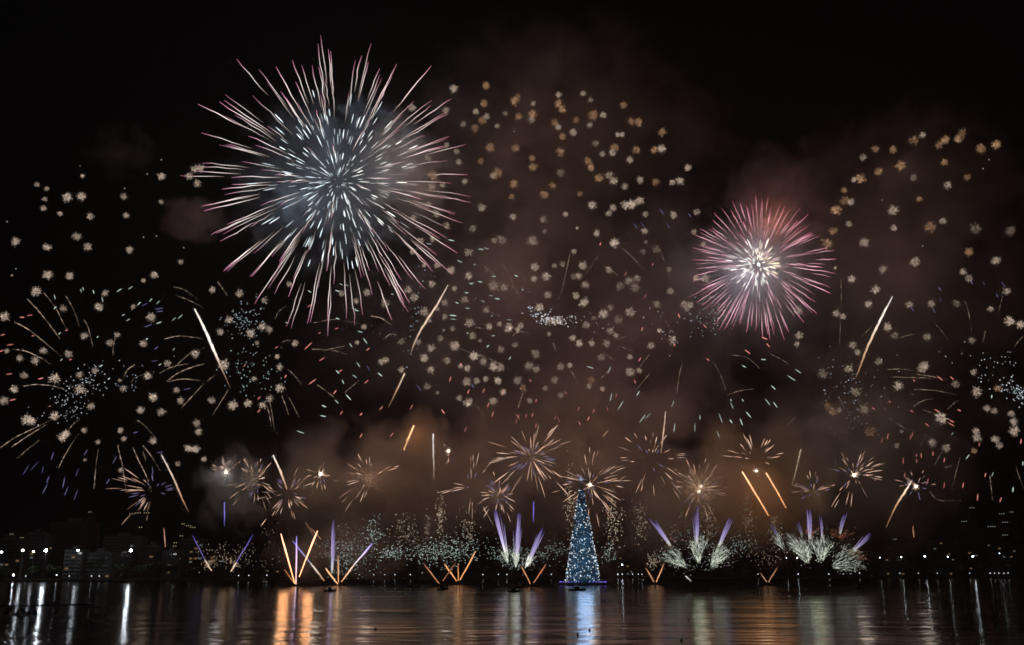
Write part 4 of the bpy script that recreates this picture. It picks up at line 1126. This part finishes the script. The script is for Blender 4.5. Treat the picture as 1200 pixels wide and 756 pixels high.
# ---------------------------------------------------------------- mines fired from the water
PUR, LAV = (.30, .2, .85), (.62, .5, 1.0)
ORG = (3.4, 1.35, .42)
def mine(base_px, base_py, label, barge_label, streaks=(), fans=(), sprays=(), power=1.0, col=(1, .6, .3)):
    B = on_water(base_px, base_py); B.z = .75
    D = B.y
    barge(Vector((B.x, D, 0)), barge_label)
    root = thing('firework_mine', Vector((B.x, D, 2.0)), label, 'firework mine', 'mines fired from the barges')
    O = root.location.copy()
    def w(px, py): return at(px, py, D) - O
    s_ = mpp(base_px, 650, D)
    for a, b, ca, cb, wd in streaks:             # one bright comet streak each, head a, foot b
        A, Bv = w(*a), w(*b); m = MB()
        pts = [A.lerp(Bv, i / 6) + jit(.08) for i in range(7)]
        m.tube(pts, [wd * s_ * k for k in (.4, .85, 1, .9, .75, .6, .5)], [mix(ca, cb, i / 6) for i in range(7)], 6)
        m.build('comet_streak', COMET, root)
        m = MB(); ax = (A - Bv).normalized(); sd = ax.cross(Vector((0, 1, 0))).normalized()
        for q in range(12):
            o0, o1 = rnd.gauss(0, .35) * wd * s_, rnd.gauss(0, 1.0) * wd * s_
            t0, t1 = sorted((rnd.uniform(-.04, .75), rnd.uniform(.3, 1.0)))
            ps = [A.lerp(Bv, t0 + (t1 - t0) * k / 4) + sd * (o1 + (o0 - o1) * k / 4) + jit(.06) for k in range(5)]
            m.tube(ps, [.04, .12, .15, .12, .05], [mul(mix(ca, cb, t0 + (t1 - t0) * k / 4), rnd.uniform(.15, .5)) for k in range(5)], 3)
        for q in range(26):
            t = rnd.random() ** .8
            m.dot(A.lerp(Bv, t) + sd * rnd.gauss(0, 1.3) * s_ * (1.2 - t) + jit(.3), rnd.uniform(.1, .2), mul(mix(ca, cb, t), rnd.uniform(.1, .4)))
        m.build('spark_sheath', SPARK, root)
    for a, b, n, wd, bright in fans:             # a violet brush of fine lines, tip a, foot b
        m = MB(); A, Bv = w(*a), w(*b)
        ax = (A - Bv).normalized(); sd = ax.cross(Vector((0, 1, 0)))
        for i in range(n * 2):
            u = rnd.gauss(0, .55)
            L = rnd.uniform(.6, 1.08)
            P0 = Bv + sd * u * wd * .3 * s_ + Vector((0, rnd.gauss(0, .5), 0)); P1 = Bv.lerp(A, L) + sd * u * wd * s_ + Vector((0, rnd.gauss(0, 1.0), 0))
            pts = [P1.lerp(P0, t) for t in (0, .2, .45, .7, .88, 1)]
            b_ = bright * rnd.uniform(.5, 1.2)
            cl = [mul(PUR, b_ * .5), mul(LAV, b_ * .6), mul(LAV, b_ * .85), mul((.72, .62, .95), b_), mul((.95, .95, .9), b_ * 1.1), mul((.9, .8, .62), b_ * .7)]
            m.tube(pts, [.06, .15, .18, .2, .22, .1], cl, 4)
        m.build('violet_brush', COMET, root)
    for c, rpx, n, ang, spread, colr, bright, ln in sprays:   # white-green spray of short curved sparks
        m = MB(); C0 = w(*c)
        for i in range(int(n * .8)):
            a_ = math.radians(ang + rnd.uniform(-spread, spread)); e = rnd.gauss(0, .35)
            d = Vector((math.cos(a_), e, math.sin(a_))).normalized()
            r0 = rpx * s_ * rnd.uniform(.05, 1.15) ** .7; L = ln * s_ * rnd.uniform(.5, 1.3)
            P0 = C0 + d * r0; P2 = C0 + d * (r0 + L) + Vector((0, 0, -.16 * L)); P1 = (P0 + P2) / 2 + Vector((0, 0, .1 * L))
            b_ = bright * rnd.choice((.3, .6, 1.0, 1.7)) * (1.25 - .5 * r0 / (rpx * s_))
            m.tube([P0, P1, P2], [.03, .07, .05], [mul(colr, b_ * .5), mul(colr, b_ * 1.3), mul(colr, b_ * 1.2)], 3)
            if rnd.random() < .9: m.dot(P2 + jit(1.8), rnd.uniform(.1, .2), mul(colr, b_ * 1.5))
        tag(m.build('spark_spray', SPARK, root), kind='stuff')
    if power > 3:      # two long bright comets: each throws its own light
        for a, b, *_ in streaks[:2]:
            lamp('mine_light', w(a[0] * .62 + b[0] * .38, a[1] * .62 + b[1] * .38) + Vector((0, -2, 0)), col, 0.8e4 * power, 3.5, root)
    elif power: lamp('mine_light', Vector((0, -2, 20)), col, 1.3e4 * power, 3.5, root)
    return root
GRW = (.82, .9, .74)
ORH = (3.6, 1.75, 1.0)
mine(263, 686, 'faint mine with two blue violet streaks and white feet at far left', 'dark firing barge under the leftmost mine of blue streaks',
     streaks=[((226, 628), (240, 656), (.10, .08, .42), (.3, .22, .6), .45), ((240, 656), (248, 669), (.8, .6, .5), (1.1, .75, .5), .8),
              ((297, 626), (277, 659), (.05, .05, .25), (.42, .32, .9), .5), ((277, 659), (270.5, 670), (1.0, .8, .7), (1.2, .8, .5), .8)],
     sprays=[((248, 664), 5, 30, 130, 60, (1, .7, .5), .6, 5), ((271, 664), 5, 30, 50, 60, (1, .75, .5), .6, 5)], power=.25)
mine(346.5, 687, 'mine of two bright orange crossed comets, brightest on the water, violet streak between them', 'dark firing barge under the bright orange crossed comets',
     streaks=[((329, 625.5), (345.5, 684), ORH, (3.4, 1.35, .6), .85), ((372, 622), (350.5, 676), ORH, (3.4, 1.35, .6), .85), ((347.7, 628.5), (346.7, 685), (.5, .42, 1.5), (2.6, 1.6, 1.4), .75),
              ((333, 667), (345, 684), (.5, .2, .08), (1.4, .5, .16), .4)], power=6.5, col=(1, .43, .17))
mine(396.5, 686, 'mine of violet tipped comets spreading through mint crackle, right of the bright orange one', 'dark firing barge right of the bright orange comets',
     streaks=[((343, 634), (364, 660), (.25, .2, .95), (.85, .75, 1.3), .7), ((364, 660), (380, 681), (1.2, 1.1, .95), (.7, .3, .12), .9), ((381.5, 666), (396, 685), (1.6, .8, .4), (2.2, .95, .4), .8),
              ((396, 650), (396.6, 683), (.5, .25, .12), (1.8, .8, .35), .6), ((436, 637), (415, 662), (.6, .5, 1.3), (1.6, 1.3, 1.3), .9), ((415, 662), (400, 682), (1.5, 1.0, .8), (1.4, .55, .22), .8),
              ((364, 619), (376, 632), (.4, .2, .12), (.6, .32, .18), .5), ((358, 612), (367, 627), (.2, .12, .08), (.5, .28, .16), .4)],
     fans=[((391, 612), (388.6, 672), 8, 3.2, .85)], sprays=[((396, 684), 46, 130, 75, 40, MINT, .5, 4)], power=.7, col=(1, .66, .42))
mine(516.5, 687, 'dim orange v of two thin comets, left one of the overlapping pair', 'dark firing barge under the dim left orange v',
     streaks=[((497, 661), (514.5, 684), (.45, .2, .09), (1.1, .45, .18), .55), ((534, 659), (519, 681), (.25, .1, .05), (.6, .25, .1), .5)], power=.15)
mine(537, 685, 'brighter orange v with a middle streak, right one of the overlapping pair', 'dark firing barge under the brighter right orange v',
     streaks=[((521, 661), (535, 681), (1.2, .6, .28), (1.8, .7, .26), .7), ((557.5, 646), (539, 680), (1.0, .5, .25), (1.9, .8, .3), .75), ((537, 660), (537, 681), (.4, .2, .1), (1.7, .7, .26), .5)], power=.5, col=(1, .5, .2))
mine(623, 687, 'small dim orange v at the foot of the violet fountains', 'dark firing barge under the small orange v near the tree',
     streaks=[((611, 664), (621.5, 684), (.6, .28, .14), (1.2, .5, .2), .6), ((640, 661), (625.5, 683), (.45, .14, .09), (.9, .35, .15), .7)], power=.2)
mine(604, 688, 'three violet fountains with white feet left of the floating tree', 'dark firing barge under the three violet fountains',
     fans=[((580, 600), (593, 651), 11, 4.0, .95), ((608.5, 603), (605, 657), 12, 4.4, .95), ((636, 620), (619, 660), 10, 3.4, .85)],
     sprays=[((595.5, 663), 12, 110, 104, 16, GRW, .85, 8), ((604.5, 668), 14, 120, 90, 16, GRW, .9, 8), ((614, 668), 13, 120, 60, 13, (1, 1, .9), 1.0, 8), ((604, 672), 26, 110, 90, 55, MINT, .4, 5),
             ], power=.7, col=(.85, .9, .66))
mine(768, 685, 'small orange v between the floating tree and the first dome mine', 'dark firing barge under the small orange v right of the tree',
     streaks=[((757, 666), (766.5, 682), (.5, .22, .12), (1.5, .7, .35), .5), ((778.5, 660), (769, 682), (.5, .22, .12), (1.8, .8, .4), .55)], power=.2)
mine(818.5, 693, 'white dome of sparks topped by three violet brushes, first dome mine', 'dark firing barge under the first white dome mine',
     fans=[((763, 608), (786, 640), 9, 3.6, .7), ((816.5, 596), (817, 638), 10, 4.2, .62), ((856.5, 606), (842, 641), 9, 3.2, .7)],
     streaks=[((803, 675), (810, 681), (.9, .95, .9), (.6, .6, .5), .6)],
     sprays=[((806, 668), 24, 170, 137, 22, GRW, .62, 8), ((818.5, 664), 26, 190, 90, 18, GRW, .78, 9), ((831, 668), 24, 190, 53, 20, GRW, .75, 9), ((818.5, 672), 50, 170, 90, 75, MINT, .3, 5),
             ], power=.5, col=(.8, .92, .55))
mine(899.5, 686, 'smallest faint orange v between the two dome mines', 'dark firing barge under the smallest orange v',
     streaks=[((891, 671), (898.5, 682), (.22, .1, .06), (1.2, .6, .34), .45), ((911, 665), (900.5, 682), (.22, .1, .06), (1.2, .6, .34), .45)], power=.15)
mine(955, 692, 'wide white dome of sparks with four violet brushes, second dome mine', 'dark firing barge under the second white dome mine',
     fans=[((948.5, 597), (949.5, 632), 10, 3.8, .62), ((962, 602), (964, 632), 5, 1.8, .5), ((990.5, 600), (984, 626), 7, 2.6, .42), ((1019, 627), (1000, 646), 9, 2.6, .5), ((903, 613), (912, 630), 4, 1.5, .25), ((934, 612), (940, 628), 4, 1.5, .25)],
     sprays=[((948, 664), 26, 190, 105, 26, GRW, .8, 8), ((962, 662), 26, 190, 82, 26, GRW, .8, 8), ((972, 668), 34, 230, 28, 30, GRW, .6, 6), ((921, 648), 16, 70, 122, 12, GRW, .5, 10), ((942, 652), 22, 60, 125, 14, GRW, .5, 10),
             ((985, 634), 12, 60, 90, 60, (.9, .3, .2), .35, 5), ((1001, 656), 10, 60, 60, 60, (.9, .36, .22), .3, 5), ((950, 630), 8, 50, 90, 40, (.9, .35, .25), .4, 5)], power=.5, col=(.78, .92, .55))

# ---------------------------------------------------------------- smoke
def smoke(px, py, rx, ry, depth, D, dens, scale, label, col=(.8, .8, .8), thresh=(.15, .38), seed=0, tilt=0.0, erode=.42):
    s_ = mpp(px, py, D)
    c = at(px, py, D)
    me = bpy.data.meshes.new('smoke')
    m = MB(); m.ball(Vector((0, 0, 0)), 1.0, (1, 1, 1), 24, 14)
    mt, n, l = new_mat('firework smoke')
    tc = n.new('ShaderNodeTexCoord')
    ln = n.new('ShaderNodeVectorMath'); ln.operation = 'LENGTH'
    l.new(tc.outputs['Object'], ln.inputs[0])
    g = n.new('ShaderNodeNewGeometry')
    mp = n.new('ShaderNodeMapping'); mp.inputs['Location'].default_value = (seed * 3.7, seed * 1.9, 0); mp.inputs['Scale'].default_value = (scale * 1.25,) * 3
    l.new(g.outputs['Position'], mp.inputs['Vector'])
    t = n.new('ShaderNodeTexNoise'); t.inputs['Scale'].default_value = 1.0; t.inputs['Detail'].default_value = 3; t.inputs['Roughness'].default_value = .62; t.inputs['Distortion'].default_value = .5
    l.new(mp.outputs[0], t.inputs['Vector'])
    # billows: noise lowered towards the rim, so the outline is ragged
    sub = n.new('ShaderNodeMath'); sub.operation = 'MULTIPLY_ADD'; sub.inputs[1].default_value = -erode
    l.new(ln.outputs['Value'], sub.inputs[0]); l.new(t.outputs['Fac'], sub.inputs[2])
    mr = n.new('ShaderNodeMapRange'); mr.interpolation_type = 'SMOOTHSTEP'
    mr.inputs['From Min'].default_value = thresh[0]; mr.inputs['From Max'].default_value = thresh[1]
    mr.inputs['To Min'].default_value = 0; mr.inputs['To Max'].default_value = dens
    l.new(sub.outputs[0], mr.inputs['Value'])
    ed = n.new('ShaderNodeMapRange'); ed.interpolation_type = 'SMOOTHSTEP'
    ed.inputs['From Min'].default_value = 1.0; ed.inputs['From Max'].default_value = .7
    l.new(ln.outputs['Value'], ed.inputs['Value'])
    mu = n.new('ShaderNodeMath'); mu.operation = 'MULTIPLY'
    l.new(mr.outputs[0], mu.inputs[0]); l.new(ed.outputs[0], mu.inputs[1])
    pv = n.new('ShaderNodeVolumePrincipled')
    pv.inputs['Color'].default_value = (*col, 1); pv.inputs['Anisotropy'].default_value = .15
    l.new(mu.outputs[0], pv.inputs['Density'])
    o = n.new('ShaderNodeOutputMaterial'); l.new(pv.outputs[0], o.inputs['Volume'])
    ob = m.build('smoke', mt, spark=False)
    ob.location = c; ob.scale = (rx * s_, depth, ry * s_); ob.rotation_euler = (0, tilt, 0)
    return tag(ob, label, 'smoke', 'firework smoke', 'stuff')
hz = MB(); hz.box(-4060, 4060, -360, 4560, -1.0, 520)
hm, hn, hl = new_mat('thin night haze')
hv = hn.new('ShaderNodeVolumePrincipled'); hv.inputs['Color'].default_value = (.86, .74, .74, 1); hv.inputs['Density'].default_value = 0.00012; hv.inputs['Anisotropy'].default_value = .2
ho = hn.new('ShaderNodeOutputMaterial'); hl.new(hv.outputs[0], ho.inputs['Volume'])
tag(hz.build('haze', hm, spark=False), 'thin smoky night haze filling the air over the lagoon', 'haze', kind='stuff')
smoke(385, 212, 150, 140, 80, 905, .013, .030, 'blue grey smoke in the heart of the big burst', col=(.8, .84, .9), seed=1, thresh=(.20, .40))
smoke(470, 205, 85, 95, 60, 900, .011, .024, 'tan smoke on the right side of the big burst', col=(.86, .74, .66), seed=2)
smoke(226, 258, 50, 34, 35, 890, .024, .035, 'small reddish puff left of the big burst', col=(.85, .66, .62), seed=3)
smoke(140, 178, 55, 40, 40, 900, .014, .035, 'very dim reddish puff at upper left', col=(.85, .66, .62), seed=4)
smoke(915, 232, 85, 90, 60, 905, .014, .024, 'red brown smoke rising above the smaller pink burst', col=(.85, .7, .66), seed=5)
smoke(875, 318, 115, 110, 70, 905, .008, .024, 'grey violet smoke around the heart of the smaller pink burst', col=(.84, .8, .84), seed=6)
smoke(660, 190, 280, 200, 110, 960, .006, .014, 'broad brown smoke veil at top centre right of the big burst', col=(.86, .68, .63), seed=7)
smoke(640, 400, 330, 230, 120, 950, .008, .014, 'broad brown smoke bank across the middle of the sky', col=(.86, .70, .67), seed=8)
smoke(450, 585, 200, 120, 70, 820, .029, .019, 'thick tan smoke above the mint crackle clouds', col=(.88, .73, .67), seed=9)
smoke(680, 560, 220, 150, 80, 850, .024, .018, 'brown smoke behind the floating tree and the low shells', col=(.88, .73, .68), seed=10)
smoke(885, 575, 125, 110, 45, 770, .026, .026, 'orange lit smoke around the two long orange comets', col=(.9, .74, .6), seed=11)
smoke(1010, 550, 160, 125, 70, 830, .019, .02, 'grey brown smoke around the right low shells', col=(.86, .78, .72), seed=12)
smoke(272, 575, 55, 65, 30, 760, .028, .04, 'grey puff under the leftmost white flash', seed=13)
smoke(500, 512, 40, 46, 24, 795, .034, .045, 'orange lit smoke beside the short glowing orange comet', col=(.92, .74, .58), seed=14)
smoke(1040, 360, 250, 260, 100, 950, .007, .016, 'thin dark smoke across the right side of the sky', col=(.84, .74, .7), seed=15)
smoke(610, 300, 60, 95, 40, 880, .014, .03, 'slanting brown wisp right of the big burst', col=(.86, .72, .64), seed=16, tilt=.5)
smoke(760, 330, 110, 120, 60, 900, .010, .022, 'brown purple smoke left of the smaller pink burst', col=(.84, .7, .68), seed=17)
smoke(820, 600, 150, 75, 45, 730, .012, .022, 'low grey smoke above the first white dome mine', col=(.88, .78, .7), seed=18)
smoke(400, 645, 110, 50, 35, 740, .016, .03, 'low warm smoke behind the orange crossed comets', col=(.9, .78, .68), seed=19)
smoke(375, 555, 55, 45, 25, 740, .022, .045, 'tan puff lit by the small white flash above the crossed comets', col=(.9, .8, .7), seed=20)
smoke(620, 545, 300, 75, 30, 690, .004, .02, 'thin smoke veil drifting in front of the low shells', col=(.88, .76, .7), seed=22)
smoke(650, 85, 190, 100, 70, 960, .006, .018, 'dim reddish smoke drifting at the top centre', col=(.86, .68, .66), seed=23)
smoke(1080, 220, 200, 150, 80, 950, .007, .018, 'dim reddish smoke across the upper right sky', col=(.86, .7, .68), seed=24)
smoke(358, 655, 42, 40, 16, 716, .030, .05, 'orange lit smoke added for the glow at the foot of the bright crossed comets', col=(.9, .78, .68), seed=25)  # puff added to carry the comets' orange glow
# added unseen lamps standing in for gold star and orange comet light on smoke
def fill_light(name, px, py, D, col, power, radius):
    return lamp(name, at(px, py, D), col, power, radius)
GOLDL = (1.0, .60, .52)
fill_light('gold_fill_light', 600, 330, 900, GOLDL, 4.5e5, 60)
fill_light('gold_fill_light', 620, 170, 920, (1.0, .64, .5), 3.4e5, 60)
fill_light('gold_fill_light', 740, 430, 900, GOLDL, 4.5e5, 60)
fill_light('gold_fill_light', 1060, 320, 920, GOLDL, 3.6e5, 60)
fill_light('gold_fill_light', 980, 480, 880, (1.0, .66, .54), 4.0e5, 60)
fill_light('gold_fill_light', 400, 430, 880, (1.0, .72, .62), 1.8e5, 60)
fill_light('orange_comet_light', 888, 575, 745, (1.0, .40, .12), 1.0e5, 22)
fill_light('orange_comet_light', 489, 510, 790, (1.0, .42, .13), 4.0e4, 12)
fill_light('gold_fill_light', 440, 535, 785, (1.0, .55, .36), 2.7e5, 40)
fill_light('gold_fill_light', 560, 520, 810, (1.0, .55, .37), 2.5e5, 45)
fill_light('gold_fill_light', 690, 510, 810, (1.0, .55, .37), 2.6e5, 45)
fill_light('gold_fill_light', 830, 510, 800, (1.0, .55, .36), 2.1e5, 45)
fill_light('gold_fill_light', 210, 265, 850, (1.0, .58, .52), 1.1e5, 14)
fill_light('gold_fill_light', 1060, 190, 920, (1.0, .62, .54), 2.2e5, 60)
fill_light('gold_fill_light', 660, 85, 930, (1.0, .62, .54), 1.6e5, 60)
